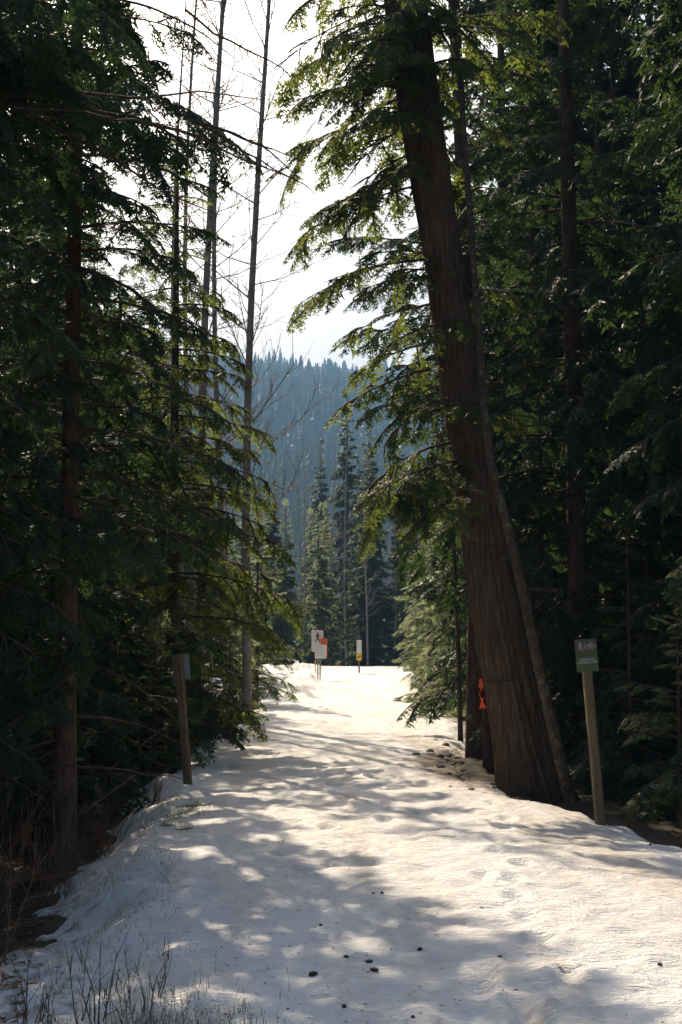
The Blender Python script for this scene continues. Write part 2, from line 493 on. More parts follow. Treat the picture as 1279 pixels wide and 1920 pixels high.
# ------------------------------------------------------------------ conifers
def frond(L, g, rng, hang, width, droop, bushy=1.0):
    """one branch along +X of length L: foliage triangles and wood"""
    tris = []
    curv = rng.uniform(-0.12, 0.12); up = rng.uniform(0.0, 0.08)
    def axis(s): return np.stack([L * s * (1 - 0.05 * s), L * curv * s ** 2, L * (up * s - droop * s ** 2)], -1)
    sp = 0.054 * g / bushy
    n2 = max(4, int(L / sp))
    P0 = []; DD = []; LL = []
    for k in range(n2):
        for side in (-1, 1):
            s = 0.10 + 0.90 * (k + rng.uniform(0, 1)) / n2
            if rng.rand() < 0.08: continue
            p = axis(np.array(s))
            a = R(62 - 22 * s + rng.uniform(-12, 12))
            l = L * width * (min(s * 3.2, 1.0) * (1 - s) ** 0.75 + 0.10) * rng.uniform(0.55, 1.25)
            l = max(l, 0.06 * g)
            tz = up - 2 * droop * s
            dirv = np.array([math.cos(a), side * math.sin(a), tz * 0.8 - hang * rng.uniform(0.4, 1.3)])
            dirv /= np.linalg.norm(dirv)
            P0.append(p); DD.append(dirv); LL.append(l)
    P0 = np.array(P0); DD = np.array(DD); LL = np.array(LL)
    wood_mb = MB()
    ss = np.linspace(0, 1, 6)
    wood_mb.tube(axis(ss), np.linspace(0.010 + 0.007 * L, 0.003, 6), 4 if g < 1.5 else 3, False)
    for p, dv, l in zip(P0, DD, LL):
        m = max(2, int(l / (0.033 * g)))
        t = (np.arange(m) + rng.uniform(0.1, 0.9, m)) / m
        pos = p + dv * (t * l)[:, None]
        pos[:, 2] -= hang * 0.35 * l * t ** 2
        up_v = np.array([0, 0, 1.0]); S = np.cross(up_v, dv); S /= np.linalg.norm(S) + 1e-6
        Nn = np.cross(dv, S)
        for side in (-1, 1):
            b = np.radians(rng.uniform(32, 62, m))
            tl_ = 0.088 * g * rng.uniform(0.6, 1.25, m) * (1.05 - 0.45 * t)
            dr = np.cos(b)[:, None] * dv + side * np.sin(b)[:, None] * S + rng.uniform(-0.3, 0.25, m)[:, None] * Nn
            dr[:, 2] -= hang * 0.5
            dr /= np.linalg.norm(dr, axis=1)[:, None]
            nn = Nn + rng.uniform(-0.6, 0.6, (m, 3))
            q = np.cross(nn, dr); q /= np.linalg.norm(q, axis=1)[:, None] + 1e-6
            w = 0.0108 * g * rng.uniform(0.8, 1.3, m)
            A = pos - q * w[:, None]; B = pos + q * w[:, None] + dr * (tl_ * 0.2)[:, None]; C = pos + dr * tl_[:, None]
            tris.append(np.stack([A, B, C], 1))
        # the twig itself with its needles
        q = S * 0.009 * g
        e = p + dv * l; e = e - np.array([0, 0, hang * 0.35 * l])
        tris.append(np.array([[p - q, p + q, e]]))
    T = np.concatenate(tris)
    return T, (np.vstack(wood_mb.V), np.vstack(wood_mb.F[4]) if 4 in wood_mb.F else np.zeros((0, 4), int))

def bough(L, g, rng, hang, width, droop):
    """long branch: a woody axis carrying small fronds at uneven angles"""
    curv = rng.uniform(-0.14, 0.14); up = rng.uniform(0.0, 0.10)
    ss = np.linspace(0, 1, 7)
    wob = np.cumsum(rng.uniform(-1, 1, (7, 2)), axis=0) * 0.010 * L; wob -= wob[0]
    def axis(q): return np.array([L * q * (1 - 0.05 * q), L * curv * q ** 2 + np.interp(q, ss, wob[:, 0]), L * (up * q - droop * q ** 2) + np.interp(q, ss, wob[:, 1])])
    W = MB(); W.tube(np.array([axis(q) for q in ss]), np.linspace(0.010 + 0.007 * L, 0.003, 7), 4 if g < 1.5 else 3, False)
    T = []
    n_ = int(4 + L * 3.6)
    side = 1
    for k in range(n_ + 1):
        q = 0.16 + 0.80 * (k + rng.uniform(-.4, .4)) / n_ if k < n_ else 0.80
        q = min(max(q, 0.1), 0.97)
        if k < n_ and rng.rand() < 0.10: continue
        l = L * 0.40 * (0.85 * (1 - q) ** 0.6 * min(1, q * 3.5) + 0.20) * rng.uniform(0.5, 1.35)
        l = max(l, 0.16)
        if k == n_: l = 0.30 * L
        t, (wv, wf) = frond(l, g, rng, hang * rng.uniform(0.6, 1.5), width * 1.25, droop * rng.uniform(0.6, 2.2))
        yaw = side * R(66 - 30 * q + rng.uniform(-20, 20)) if k < n_ else 0
        side = -side if rng.rand() < 0.85 else side
        tz = math.atan(up - 2 * droop * q)
        pit = tz * 0.7 - R(rng.uniform(-6, 30)); roll = rng.uniform(-.55, .55)
        T.append(xf(t.reshape(-1, 3), 1, pit, yaw, axis(q), roll)); W.add(xf(wv, 1, pit, yaw, axis(q), roll), [wf])
    return np.concatenate(T).reshape(-1, 3, 3), (np.vstack(W.V), np.vstack(W.F[4]))

def bare_branch(L, rng, thick=1.0):
    mb = MB()
    s = np.linspace(0, 1, 9); cv = rng.uniform(-0.2, 0.2); dz = rng.uniform(-0.32, 0.0)
    wy = np.cumsum(rng.uniform(-1, 1, 9)) * 0.022 * L; wz = np.cumsum(rng.uniform(-1, 1, 9)) * 0.022 * L
    wy -= wy[0]; wz -= wz[0]
    ax = lambda q: np.stack([L * q, L * cv * q ** 2 + np.interp(q, s, wy), L * dz * q ** 2 + np.interp(q, s, wz)], -1)
    mb.tube(ax(s), np.linspace(0.010 * thick + 0.005 * L, 0.003, 9), 4, False)
    for k in range(int(5 + L * 5)):
        t = rng.uniform(0.2, 0.95); p = ax(np.array(t)); a = R(rng.uniform(30, 70)) * rng.choice([-1, 1])
        l = L * rng.uniform(0.12, 0.35) * (1.1 - t)
        dv = np.array([math.cos(a), math.sin(a), rng.uniform(-0.5, 0.2)])
        mb.tube(np.array([p, p + dv * l * .5, p + dv * l + [0, 0, -0.1 * l]]), [0.004, 0.003, 0.0015], 3, False)
    return np.vstack(mb.V), np.vstack(mb.F[4])

SPEC = {  # hang, width, droop
    'hemlock': (0.30, 0.36, 0.22), 'cedar': (0.42, 0.38, 0.26), 'fir': (0.16, 0.40, 0.14)}
_fc = {}
LEN = [0.45, 0.9, 1.6, 2.6]
def get_frond(sp, g, L, rng):
    key = (sp, g)
    if key not in _fc:
        r2 = np.random.RandomState({'hemlock': 1, 'cedar': 2, 'fir': 3}[sp] * 31 + int(g * 10))
        h, w, d = SPEC[sp]
        _fc[key] = {l: [(frond if l < 0.8 else bough)(l, g, r2, h, w * (1.25 if l < 1 else 1), d * r2.uniform(0.7, 1.4)) for _ in range(4)] for l in LEN}
    l = min(LEN, key=lambda q: abs(math.log(q / max(L, 0.1))))
    return _fc[key][l][rng.randint(4)], L / l

def xf(V, sc_, pitch, yaw, loc, roll=0.0):
    m = (Matrix.Rotation(yaw, 3, 'Z') @ Matrix.Rotation(-pitch, 3, 'Y') @ Matrix.Rotation(roll, 3, 'X'))
    return (V * sc_) @ np.array(m).T + np.asarray(loc)

def trunk_mesh(name, P, rad, mat, n=20, flute=0.06, seed=1, step=0.25, fibre=False):
    P = np.asarray(P, float)
    ln = np.concatenate([[0], np.cumsum(np.linalg.norm(np.diff(P, axis=0), axis=1))])
    k = max(4, int(ln[-1] / step))
    t = np.linspace(0, ln[-1], k)
    Q = np.stack([np.interp(t, ln, P[:, c]) for c in range(3)], -1)
    for c in range(2):  # soften the bends
        for _ in range(3): Q[1:-1, c] = (Q[:-2, c] + 2 * Q[1:-1, c] + Q[2:, c]) / 4
    r = np.interp(t, ln, rad)
    V, Fq = tube(Q, r, n)
    V = V.reshape(k, n, 3)
    th = np.arange(n) / n
    TH, TT = np.meshgrid(th, t)
    a = 2 * np.pi * TH
    nz = fbm(np.cos(a) * n * 0.12 + 50, np.sin(a) * n * 0.12 + TT * 0.35, seed, 3)
    if fibre:  # long stringy strips of bark
        ca, sa = np.cos(a), np.sin(a)
        s1 = np.abs(fbm(ca * 7 + sa * 3 + 9, sa * 7 + TT * 0.22 + 3, seed + 5, 2)); s2 = np.abs(fbm(ca * 15 + 9, sa * 15 + TT * 0.5, seed + 9, 2))
        nz = nz * 0.7 + 0.55 * (s1 - .2) + 0.42 * (s2 - .2)
    V = Q[:, None, :] + (V - Q[:, None, :]) * (1 + flute * 2.0 * nz)[..., None]
    return mk_mesh(name, V.reshape(-1, 3), [Fq, np.arange(n)[None, :] + (k - 1) * n], mat, True)

class Kind: pass
def conifer(sp, H, h0, r0, Lmax, g, seed, per_m=5.0, top_z=None, top_g=None, prof=0.8, dead=0, bend=(0, 0), bark='hem_bark', extra=None, skip=None, n=20, lowpitch=-8):
    """make the three meshes of a conifer standing at the origin"""
    rng = np.random.RandomState(seed)
    P = [(bend[0] * t ** 1.5, bend[1] * t ** 1.5, H * t - 0.35) for t in np.linspace(0, 1, 9)]
    rad = [r0 * ((1 - t) ** 0.85) + 0.012 + r0 * 0.45 * math.exp(-t * H / 0.35) for t in np.linspace(0, 1, 9)]
    K = Kind()
    K.trunk = trunk_mesh('trunk', P, rad, M[bark], n, 0.10, seed)
    T = []; W = MB()
    cx = lambda h: (bend[0] * max(0, (h + .35) / H) ** 1.5, bend[1] * max(0, (h + .35) / H) ** 1.5, h)
    nb = int((H - h0) * per_m)
    jobs = []
    for k in range(nb):
        u_ = (k + rng.uniform(0, 1)) / nb
        h = h0 + (H - 0.15 - h0) * u_
        L = Lmax * ((1 - u_) ** prof) * rng.uniform(0.55, 1.1) * (0.75 + 0.25 * min(1, u_ * 8)) + 0.12
        pitch = R(lowpitch + 34 * u_ ** 1.2 + rng.uniform(-9, 9))
        jobs.append((h, rng.uniform(0, 2 * math.pi) if extra is None else (k * 2.4 + rng.uniform(-.5, .5)), L, pitch))
    for h, yaw, L, pitch in jobs:
        if top_z is not None and h > top_z and rng.rand() < 0.5: continue
        if skip and skip(h, yaw % (2 * math.pi), L): continue
        gg = g if (top_z is None or h < top_z) else top_g
        (ft, (wv, wf)), s = get_frond(sp, gg, L, rng)
        roll = rng.uniform(-0.3, 0.3)
        T.append(xf(ft.reshape(-1, 3), s, pitch, yaw, cx(h), roll))
        W.add(xf(wv, s, pitch, yaw, cx(h), roll), [wf])
    for h, yaw, L, pitch in (extra or []):
        (ft, (wv, wf)), s = get_frond(sp, g, L, rng)
        T.append(xf(ft.reshape(-1, 3), s, pitch, yaw, cx(h))); W.add(xf(wv, s, pitch, yaw, cx(h)), [wf])
    # leader tip
    (ft, (wv, wf)), s = get_frond(sp, top_g or g, 0.6, rng)
    T.append(xf(ft.reshape(-1, 3), s, R(80), 0, cx(H - 0.5)))
    for k in range(dead):
        v, f = bare_branch(rng.uniform(0.4, 1.5), rng)
        h = rng.uniform(0.8, max(h0, 1.5) * 1.3)
        W.add(xf(v, 1, R(rng.uniform(-15, 15)), rng.uniform(0, 6.28), cx(h)), [f])
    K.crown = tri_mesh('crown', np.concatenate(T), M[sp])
    K.branches = W.mesh('branches', M['twig'], True)
    return K

def plant(K, name, x, d, label, cat='tree', group=None, rot=0.0, s=1.0, tilt=(0, 0), z=None, sz_=None):
    e = bpy.data.objects.new(name, None)
    e.empty_display_size = 0.2
    col.objects.link(e)
    e.location = (x, d, fz(x, d) if z is None else z)
    e.rotation_euler = (tilt[0], tilt[1], rot)
    e.scale = (s, s, s if sz_ is None else sz_)
    tag(e, label, cat, group)
    for nm in ('trunk', 'branches', 'crown'):
        m_ = getattr(K, nm, None)
        if m_ is not None:
            q_ = obj(nm, m_, e)
            if nm == 'branches': q_['kind'] = 'stuff'
    return e

# --- prototypes
hemA = conifer('hemlock', 17, 1.0, 0.085, 1.4, 1.0, 11, 9, 8.2, 2.2, 0.65, 14)
hemL = conifer('hemlock', 15, 0.9, 0.085, 1.75, 1.0, 22, 12.5, 8.2, 2.0, 0.5, 14, extra=[(1.9 + 0.33 * k, -1.57 + 0.7 * math.sin(k * 2.3), 0.55 + 0.25 * (k % 3), R(-12)) for k in range(18)], skip=lambda h, yaw, L: h < 2.9 and math.cos(yaw) > 0.1)
hemB = conifer('hemlock', 18.5, 2.2, 0.15, 2.3, 1.1, 12, 8, 10.0, 2.2, 0.55, 18)
cedL = conifer('cedar', 11.0, 1.3, 0.10, 2.2, 1.05, 13, 8, None, None, 0.95, 10, extra=[(3.3 + 0.36 * k, -1.0 + 0.55 * math.sin(k * 1.9) - 0.15, 2.05 - 0.085 * k + 0.15 * math.cos(k * 2.7), R(-2)) for k in range(14)])
yngA = conifer('hemlock', 6.2, 0.2, 0.045, 1.7, 1.1, 14, 11, prof=0.85, n=10)
yngB = conifer('fir', 6.5, 0.15, 0.05, 1.8, 1.3, 15, 12, prof=0.9, n=10)
yngC = conifer('fir', 2.8, 0.12, 0.03, 1.05, 1.0, 16, 18, prof=0.9, n=8)
midA = conifer('hemlock', 18, 0.6, 0.13, 2.4, 2.1, 17, 9, prof=0.7, n=10)
midB = conifer('hemlock', 20, 1.4, 0.15, 2.7, 2.2, 18, 8, prof=0.65, n=10, dead=8)
midC = conifer('fir', 11, 0.3, 0.09, 2.2, 1.8, 19, 10, prof=0.85, n=10)
farA = conifer('hemlock', 20, 0.3, 0.16, 2.5, 3.2, 20, 10, prof=0.85, n=7)
farB = conifer('fir', 15, 0.3, 0.12, 2.1, 3.0, 21, 10, prof=0.9, n=7)

# --- left of the path, near
plant(hemL, 'hemlock_tree', -2.50, 13.0, 'dark hemlock with stout trunk rising from the brown litter left of the path', rot=0.0)
plant(hemA, 'hemlock_tree', -3.45, 11.2, 'dense hemlock crowding the stout hemlock on its shaded side', rot=4.1, s=1.0)
near_l = plant(hemB, 'hemlock_tree', -3.9, 9.6, 'near hemlock whose boughs hang over the foot of the snow bank', rot=2.1, s=1.0)
plant(hemA, 'hemlock_tree', -3.6, 18.8, 'slim dark hemlock just behind the stout left hemlock', rot=3.3, s=0.85)
plant(hemA, 'hemlock_tree', -4.4, 21.5, 'tall hemlock between the slim hemlock and the drooping cedar', rot=4.6, s=0.85)
plant(cedL, 'cedar_tree', -2.72, 23.0, 'cedar with green drooping sprays reaching over the left path edge', rot=1.0, s=1.1, sz_=1.02)
plant(hemB, 'hemlock_tree', -4.9, 15.5, 'dark hemlock deep in the left stand behind the stout trunk', rot=5.3, s=0.8)
plant(hemB, 'hemlock_tree', -5.2, 20.0, 'broad hemlock shading the snow patches of the left stand', rot=1.3, s=0.72)
# dead bough of the near hemlock reaching over the path
rg = np.random.RandomState(12); W = MB()
for h, yaw, L, pt in [(6.05, -0.12, 3.5, -2), (6.5, 0.05, 3.2, -6), (5.75, -0.3, 2.8, 2), (6.9, -0.2, 3.3, -4)]:
    v, f = bare_branch(L, rg, 1.0); W.add(xf(v, 1, R(pt), yaw - 2.1, (0, 0, h)), [f])
    for j in range(5):
        v, f = bare_branch(L * rg.uniform(.22, .4), rg, .6); t_ = rg.uniform(.35, .95) * L
        W.add(xf(v, 1, R(pt - 8), yaw - 2.1 + rg.uniform(-.8, .8), (t_ * math.cos(yaw - 2.1), t_ * math.sin(yaw - 2.1), h + t_ * math.sin(R(pt)) - 0.10 * t_ * t_ / L)), [f])
T = []; W2 = MB()
for h, yaw, L, pt in [(6.75, -0.05, 3.0, -4), (7.1, 0.12, 3.4, -10), (6.6, -0.22, 2.6, -6), (7.2, -0.30, 3.0, -12), (6.9, 0.3, 2.7, -8), (6.4, 0.2, 2.3, -5), (6.2, -0.4, 2.2, -6), (7.4, 0.0, 2.6, -14)]:
    (ft, (wv, wf)), q_ = get_frond('hemlock', 0.75, L, rg)
    T.append(xf(ft.reshape(-1, 3), q_, R(pt), yaw - 2.1, (0, 0, h), rg.uniform(-.4, .4))); W2.add(xf(wv, q_, R(pt), yaw - 2.1, (0, 0, h)), [wf])
obj('overhanging_foliage', tri_mesh('overhanging_foliage', np.concatenate(T), M['hemlock']), near_l)['kind'] = 'stuff'
obj('dead_bough', W.mesh('dead_bough', M['twig'], True), near_l)['kind'] = 'stuff'

# ------------------------------------------------------------------ bare alders
def alder(H, r0, seed, start=0.38, nb=34, wob=0.12):
    rng = np.random.RandomState(seed)
    K = Kind()
    t = np.linspace(0, 1, 10)
    P = np.stack([wob * np.sin(t * 5 + seed), wob * np.cos(t * 4 + seed) - wob * math.cos(seed), H * t - 0.3], -1)
    P[:, 0] -= P[0, 0]
    rad = r0 * (1 - t) ** 0.8 + 0.01
    K.trunk = trunk_mesh('trunk', P, rad, M['alder_bark'], 10, 0.05, seed)
    W = MB()
    def grow(p, dv, l, r, depth):
        dv = dv / np.linalg.norm(dv)
        e = p + dv * l + np.array([0, 0, 0.10 * l]); mid = p + dv * l * 0.5 + rng.uniform(-.04, .04, 3) * l
        W.tube(np.array([p, mid, e]), [r, r * .7, r * .35], 3, False)
        if depth == 0: return
        for k in range(5 if depth == 2 else 3):
            s = rng.uniform(0.25, 1.0)
            q = p + (mid - p) * s * 2 if s < .5 else mid + (e - mid) * (s - .5) * 2
            grow(q, dv + rng.uniform(-0.75, 0.75, 3) + np.array([0, 0, 0.15]), l * rng.uniform(0.3, 0.5), r * 0.5, depth - 1)
    for k in range(nb):
        h = H * (start + (0.99 - start) * (k + rng.rand()) / nb)
        a = rng.uniform(0, 6.28)
        p = np.array([np.interp(h, P[:, 2], P[:, 0]), np.interp(h, P[:, 2], P[:, 1]), h])
        l = (1 - h / H) ** 0.6 * rng.uniform(1.2, 2.6) + 0.3
        grow(p, np.array([math.cos(a), math.sin(a), rng.uniform(0.3, 1.0)]), l, 0.008 + 0.006 * l, 2)
    K.branches = W.mesh('branches', M['alder_bark'], True)
    return K
aldA = alder(23, 0.10, 3, 0.22, 62, 0.18)
aldB = alder(21, 0.078, 8, 0.2, 62, 0.22)
ALD = [  # px at horizon height, depth, px at the frame top, kind, label
    (470, 31, 499, aldA, 'bare alder with brown trunk standing closest to the path edge'),
    (428, 33, 441, aldB, 'thin bare alder next to the alder at the path edge'),
    (386, 30, 412, aldA, 'bare alder with the leaning upper trunk of the alder pair'),
    (372, 34, 386, aldB, 'straight bare alder crossing behind the leaning one'),
    (350, 38, 358, aldB, 'thin bare alder farthest from the path, half behind the drooping cedar')]
for k, (p0, d, p1, K, lab) in enumerate(ALD):
    x0 = at(p0, HOR, d).x; top = at(p1, 30, d)
    til = math.atan((top.x - x0) / (top.z - CAM_Z))
    x = x0 - (CAM_Z + 0.4) * math.tan(til)
    plant(K, 'alder_tree', x, d, lab, group='bare alders left of the path', rot=0, s=1.0, tilt=(0, til))

# --- young trees along the left edge
for x, d, K, s, r_, lab in [
    (-2.35, 40.0, yngB, 0.95, 0.3, 'pale sunlit young fir reaching over the path beyond the alders'),
    (-2.9, 36.0, yngB, 0.8, 1.9, 'young fir behind the alder at the path edge'),
    (-2.55, 27.5, yngA, 0.55, 2.7, 'bushy low hemlock at the left edge of the snow'),
    (-2.45, 31.5, yngA, 0.5, 0.7, 'low hemlock at the foot of the bare alders'),
    (-2.55, 19.6, yngC, 0.9, 1.2, 'small fir with a sunlit bough behind the left signpost'),
    (-3.3, 25.5, yngC, 1.2, 4.2, 'little fir on the snowy floor under the drooping cedar'),
    (-3.6, 29.5, yngA, 0.7, 3.9, 'young hemlock in the gap behind the drooping cedar'),
    (-4.4, 21.0, yngC, 0.8, 2.9, 'small fir on sunlit snow in the left stand'),
    (-3.25, 16.6, yngA, 1.15, 0.9, 'dense young hemlock between the stout hemlock and the left signpost'),
    (-3.75, 13.9, yngA, 1.1, 2.2, 'young hemlock close behind the stout left trunk'),
    (-3.3, 20.3, yngA, 1.2, 3.1, 'young hemlock shading the floor beyond the left signpost'),
    (-3.2, 25.6, yngA, 1.25, 4.4, 'young hemlock rising behind the drooping cedar'),
    (-4.7, 24.5, yngA, 1.4, 5.4, 'tall young hemlock deep behind the drooping cedar'),
    (-3.0, 46.5, yngB, 0.7, 4.0, 'small pale fir beside the far snow bank'),
    (-3.0, 15.6, yngC, 0.45, 0.4, 'tiny fir in the brush below the left signpost')]:
    plant(K, 'young_conifer', x, d, lab, 'tree', None, r_, s)

# ------------------------------------------------------------------ the leaning cedar, right
CD = 17.6
cl = [(1022, 1560), (1005, 1500), (980, 1400), (956, 1290), (920, 1100), (893, 900), (862, 700), (834, 500), (802, 300), (772, 100), (742, -120), (700, -450), (640, -900)]
cr = [0.60, 0.47, 0.355, 0.31, 0.28, 0.262, 0.25, 0.24, 0.247, 0.27, 0.25, 0.2, 0.08]
P = [at(px, py, CD) for px, py in cl]
base = Vector((P[1].x, CD, fz(P[1].x, CD)))
e = bpy.data.objects.new('leaning_cedar', None); col.objects.link(e); e.location = base
tag(e, 'big leaning red cedar with stringy bark beside the path', 'tree')
PL = np.array([p - base for p in P])
obj('trunk', trunk_mesh('trunk', PL, cr, M['cedar_bark'], 150, 0.085, 5, 0.06, True), e)
rng = np.random.RandomState(77)
T = []; W = MB()
def c_at(z):
    return np.array([np.interp(z, PL[:, 2], PL[:, 0]), 0.0, z])
# boughs: photo pixel of tip, depth of tip
tips = [(650, 985, 15.0), (655, 895, 15.4), (610, 770, 15.8), (690, 940, 14.7), (640, 720, 16.5), (700, 660, 15.2), (740, 985, 14.6), (690, 800, 14.8), (760, 930, 14.9),
        (560, 480, 17.5), (545, 590, 17.0), (610, 420, 16.5), (600, 540, 16.0), (510, 335, 17.5), (640, 640, 16.4), (660, 560, 15.4),
        (525, 200, 15.5), (545, 130, 16.2), (570, 60, 15.0), (640, 240, 15.2), (600, 180, 14.8), (650, 110, 14.6), (530, 40, 16.5), (790, 90, 14.6), (850, 30, 14.8), (760, 10, 14.5), (830, 190, 14.9), (690, 200, 14.5), (620, 20, 15.5), (680, 60, 14.4), (700, 330, 15.0),
        (980, 560, 15.6), (1000, 800, 15.6), (960, 250, 15.6), (900, 130, 14.5), (1010, 60, 14.8), (880, 610, 15.0), (905, 770, 15.0)]
for k_, (px, py, d) in enumerate(tips):
    tp = np.array(at(px, py, d + 1.5) - base)
    hor = math.hypot(tp[0] - c_at(tp[2])[0], tp[1])
    z0 = tp[2] + 0.30 * hor + rng.uniform(-.1, .15)
    p0 = c_at(z0); dv = tp - p0
    Lb = np.linalg.norm(dv)
    yaw = math.atan2(dv[1], dv[0]); pitch = math.asin(dv[2] / Lb) + R(9)
    for rep in range(2 if k_ % 3 == 0 and px < 860 else 1):
        (ft, (wv, wf)), s = get_frond('cedar' if rng.rand() < .3 else 'hemlock', 1.0, Lb * (1 if rep == 0 else rng.uniform(0.6, 0.8)), rng)
        yy = yaw + (0 if rep == 0 else rng.uniform(-.35, .35)); pp = pitch + (0 if rep == 0 else rng.uniform(-.15, .2))
        T.append(xf(ft.reshape(-1, 3), s, pp, yy, p0)); W.add(xf(wv, s, pp, yy, p0), [wf])
for k in range(34):   # upper crown above the frame
    z0 = rng.uniform(8.0, 14.5); Lb = rng.uniform(1.0, 2.8) * (1 - (z0 - 8) / 9)
    yaw = rng.uniform(0, 6.28); (ft, (wv, wf)), s = get_frond('hemlock', 1.5, Lb, rng)
    T.append(xf(ft.reshape(-1, 3), s, R(rng.uniform(-20, 15)), yaw, c_at(z0))); W.add(xf(wv, s, 0, yaw, c_at(z0)), [wf])
for k in range(14):
    v, f = bare_branch(rng.uniform(0.3, 0.9), rng)
    z0 = rng.uniform(2.5, 8); W.add(xf(v, 1, R(rng.uniform(-20, 10)), rng.uniform(0, 6.28), c_at(z0)), [f])
obj('branches', W.mesh('branches', M['twig'], True), e)['kind'] = 'stuff'
obj('crown', tri_mesh('crown', np.concatenate(T), M['cedar']), e)

# slim mottled trunk leaning along the cedar
P = [at(px, py, 16.6) for px, py in [(1082, 1560), (1068, 1500), (1040, 1380), (1010, 1250), (985, 1130), (955, 1000), (922, 880), (908, 760), (898, 620), (885, 450), (870, 250), (850, 0), (820, -300)]]
b2 = Vector((P[1].x, 16.6, fz(P[1].x, 16.6)))
e = bpy.data.objects.new('leaning_alder', None); col.objects.link(e); e.location = b2
tag(e, 'slim lichen-mottled trunk leaning alongside the big cedar', 'tree')
PL2 = np.array([p - b2 for p in P])
obj('trunk', trunk_mesh('trunk', PL2, np.linspace(0.078, 0.022, len(P)), M['lichen_bark'], 14, 0.12, 9, 0.12), e)
W = MB()
for k in range(10):
    v, f = bare_branch(rng.uniform(0.4, 1.1), rng)
    z0 = rng.uniform(1.8, 8)
    W.add(xf(v, 1, R(rng.uniform(0, 40)), rng.uniform(0, 6.28), (np.interp(z0, PL2[:, 2], PL2[:, 0]), 0, z0)), [f])
obj('branches', W.mesh('branches', M['twig'], True), e)['kind'] = 'stuff'

# snag and trunk behind the cedar
P = [at(px, py, 19.4) for px, py in [(918, 1470), (917, 1430), (914, 1390), (913, 1350), (912, 1325)]]
b3 = Vector((P[1].x, 19.4, fz(P[1].x, 19.4)))
e = obj('broken_snag', trunk_mesh('broken_snag', np.array([p - b3 for p in P]), [0.10, 0.085, 0.075, 0.07, 0.045], M['hem_bark'], 16, 0.2, 4, 0.05), None, b3)
tag(e, 'short broken snag at the foot of the leaning cedar', 'stump')

# --- right-hand trees
R1 = conifer('hemlock', 21, 3.6, 0.17, 2.5, 1.15, 31, 5.5, 10.0, 2.2, 0.55, 12, bend=(-0.7, 0))
plant(R1, 'hemlock_tree', 2.2, 22.6, 'tall hemlock close behind the leaning cedar with boughs over the path', rot=0)
plant(hemB, 'hemlock_tree', 3.5, 20.8, 'hemlock with reddish brown trunk behind the green signpost', rot=0.9, s=1.05, tilt=(0, R(-1.2)))
plant(hemA, 'hemlock_tree', 4.85, 26.0, 'dark hemlock in the right stand beyond the reddish trunk', rot=1.7, s=1.15)
plant(hemB, 'hemlock_tree', 3.95, 28.5, 'hemlock deep behind the leaning alder and cedar', rot=3.0, s=1.05)
plant(hemA, 'hemlock_tree', 4.7, 12.4, 'hemlock at the right whose boughs overhang the green sign', rot=2.6, s=1.15)
plant(hemB, 'hemlock_tree', 5.3, 16.6, 'broad dark hemlock filling the right edge behind the sign', rot=5.2, s=1.0)
for x, d, K, s, r_, lab in [
    (4.2, 15.0, yngA, 0.75, 0.5, 'young hemlock in deep shade right behind the green signpost'),
    (3.55, 17.6, yngA, 0.62, 2.5, 'small hemlock between the mottled trunk and the reddish trunk'),
    (3.75, 15.9, yngC, 1.0, 1.0, 'small fir in shade left of the green signpost'),
    (4.9, 14.0, yngC, 1.1, 3.0, 'small fir low in the shade right of the green signpost'),
    (4.5, 18.6, yngA, 0.9, 5.1, 'young hemlock behind the small fir at the signpost'),
    (4.35, 20.2, yngA, 1.3, 1.8, 'tall young hemlock right of the reddish trunk'),
    (3.05, 21.6, yngA, 1.1, 3.7, 'young hemlock filling the gap right of the leaning cedar'),
    (5.3, 19.0, yngA, 1.35, 0.4, 'dense young hemlock deep in the shade beyond the sign'),
    (3.5, 26.5, yngA, 1.4, 2.0, 'tall young hemlock behind the gap at the leaning cedar'),
    (5.6, 13.6, yngA, 0.8, 4.0, 'young hemlock at the right edge beyond the sign'),
    (3.2, 24.5, yngA, 0.8, 1.1, 'young hemlock seen between cedar and mottled trunk'),
    (2.20, 26.0, yngA, 0.0, 0, None)]:
    if lab: plant(K, 'young_conifer', x, d, lab, 'tree', None, r_, s)
sap = conifer('hemlock', 7.5, 3.0, 0.035, 1.3, 1.1, 41, 10, prof=0.8, dead=4, bend=(-0.25, 0), n=8)
plant(sap, 'hemlock_sapling', 2.17, 26.0, 'slender bare-stemmed sapling at the right edge of the snow')

# sunlit conifers lining the right edge further on
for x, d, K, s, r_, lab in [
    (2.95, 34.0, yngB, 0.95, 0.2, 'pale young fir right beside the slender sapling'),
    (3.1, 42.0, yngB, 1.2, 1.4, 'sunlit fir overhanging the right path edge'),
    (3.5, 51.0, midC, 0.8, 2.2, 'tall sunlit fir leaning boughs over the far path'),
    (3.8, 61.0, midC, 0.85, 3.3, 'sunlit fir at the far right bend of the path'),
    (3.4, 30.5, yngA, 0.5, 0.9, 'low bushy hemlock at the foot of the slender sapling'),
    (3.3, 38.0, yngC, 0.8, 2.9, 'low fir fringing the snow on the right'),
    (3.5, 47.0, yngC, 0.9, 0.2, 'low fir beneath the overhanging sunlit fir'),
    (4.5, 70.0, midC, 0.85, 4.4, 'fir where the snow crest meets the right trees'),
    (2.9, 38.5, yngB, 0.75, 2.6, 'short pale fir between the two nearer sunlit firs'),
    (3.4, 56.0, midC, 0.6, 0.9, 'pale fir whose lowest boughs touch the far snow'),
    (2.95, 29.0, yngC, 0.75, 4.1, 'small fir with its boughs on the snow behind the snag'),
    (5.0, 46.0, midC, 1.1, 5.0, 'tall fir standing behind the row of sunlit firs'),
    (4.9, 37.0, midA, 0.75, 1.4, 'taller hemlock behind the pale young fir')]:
    plant(K, 'conifer', x, d, lab, 'tree', None, r_, s)

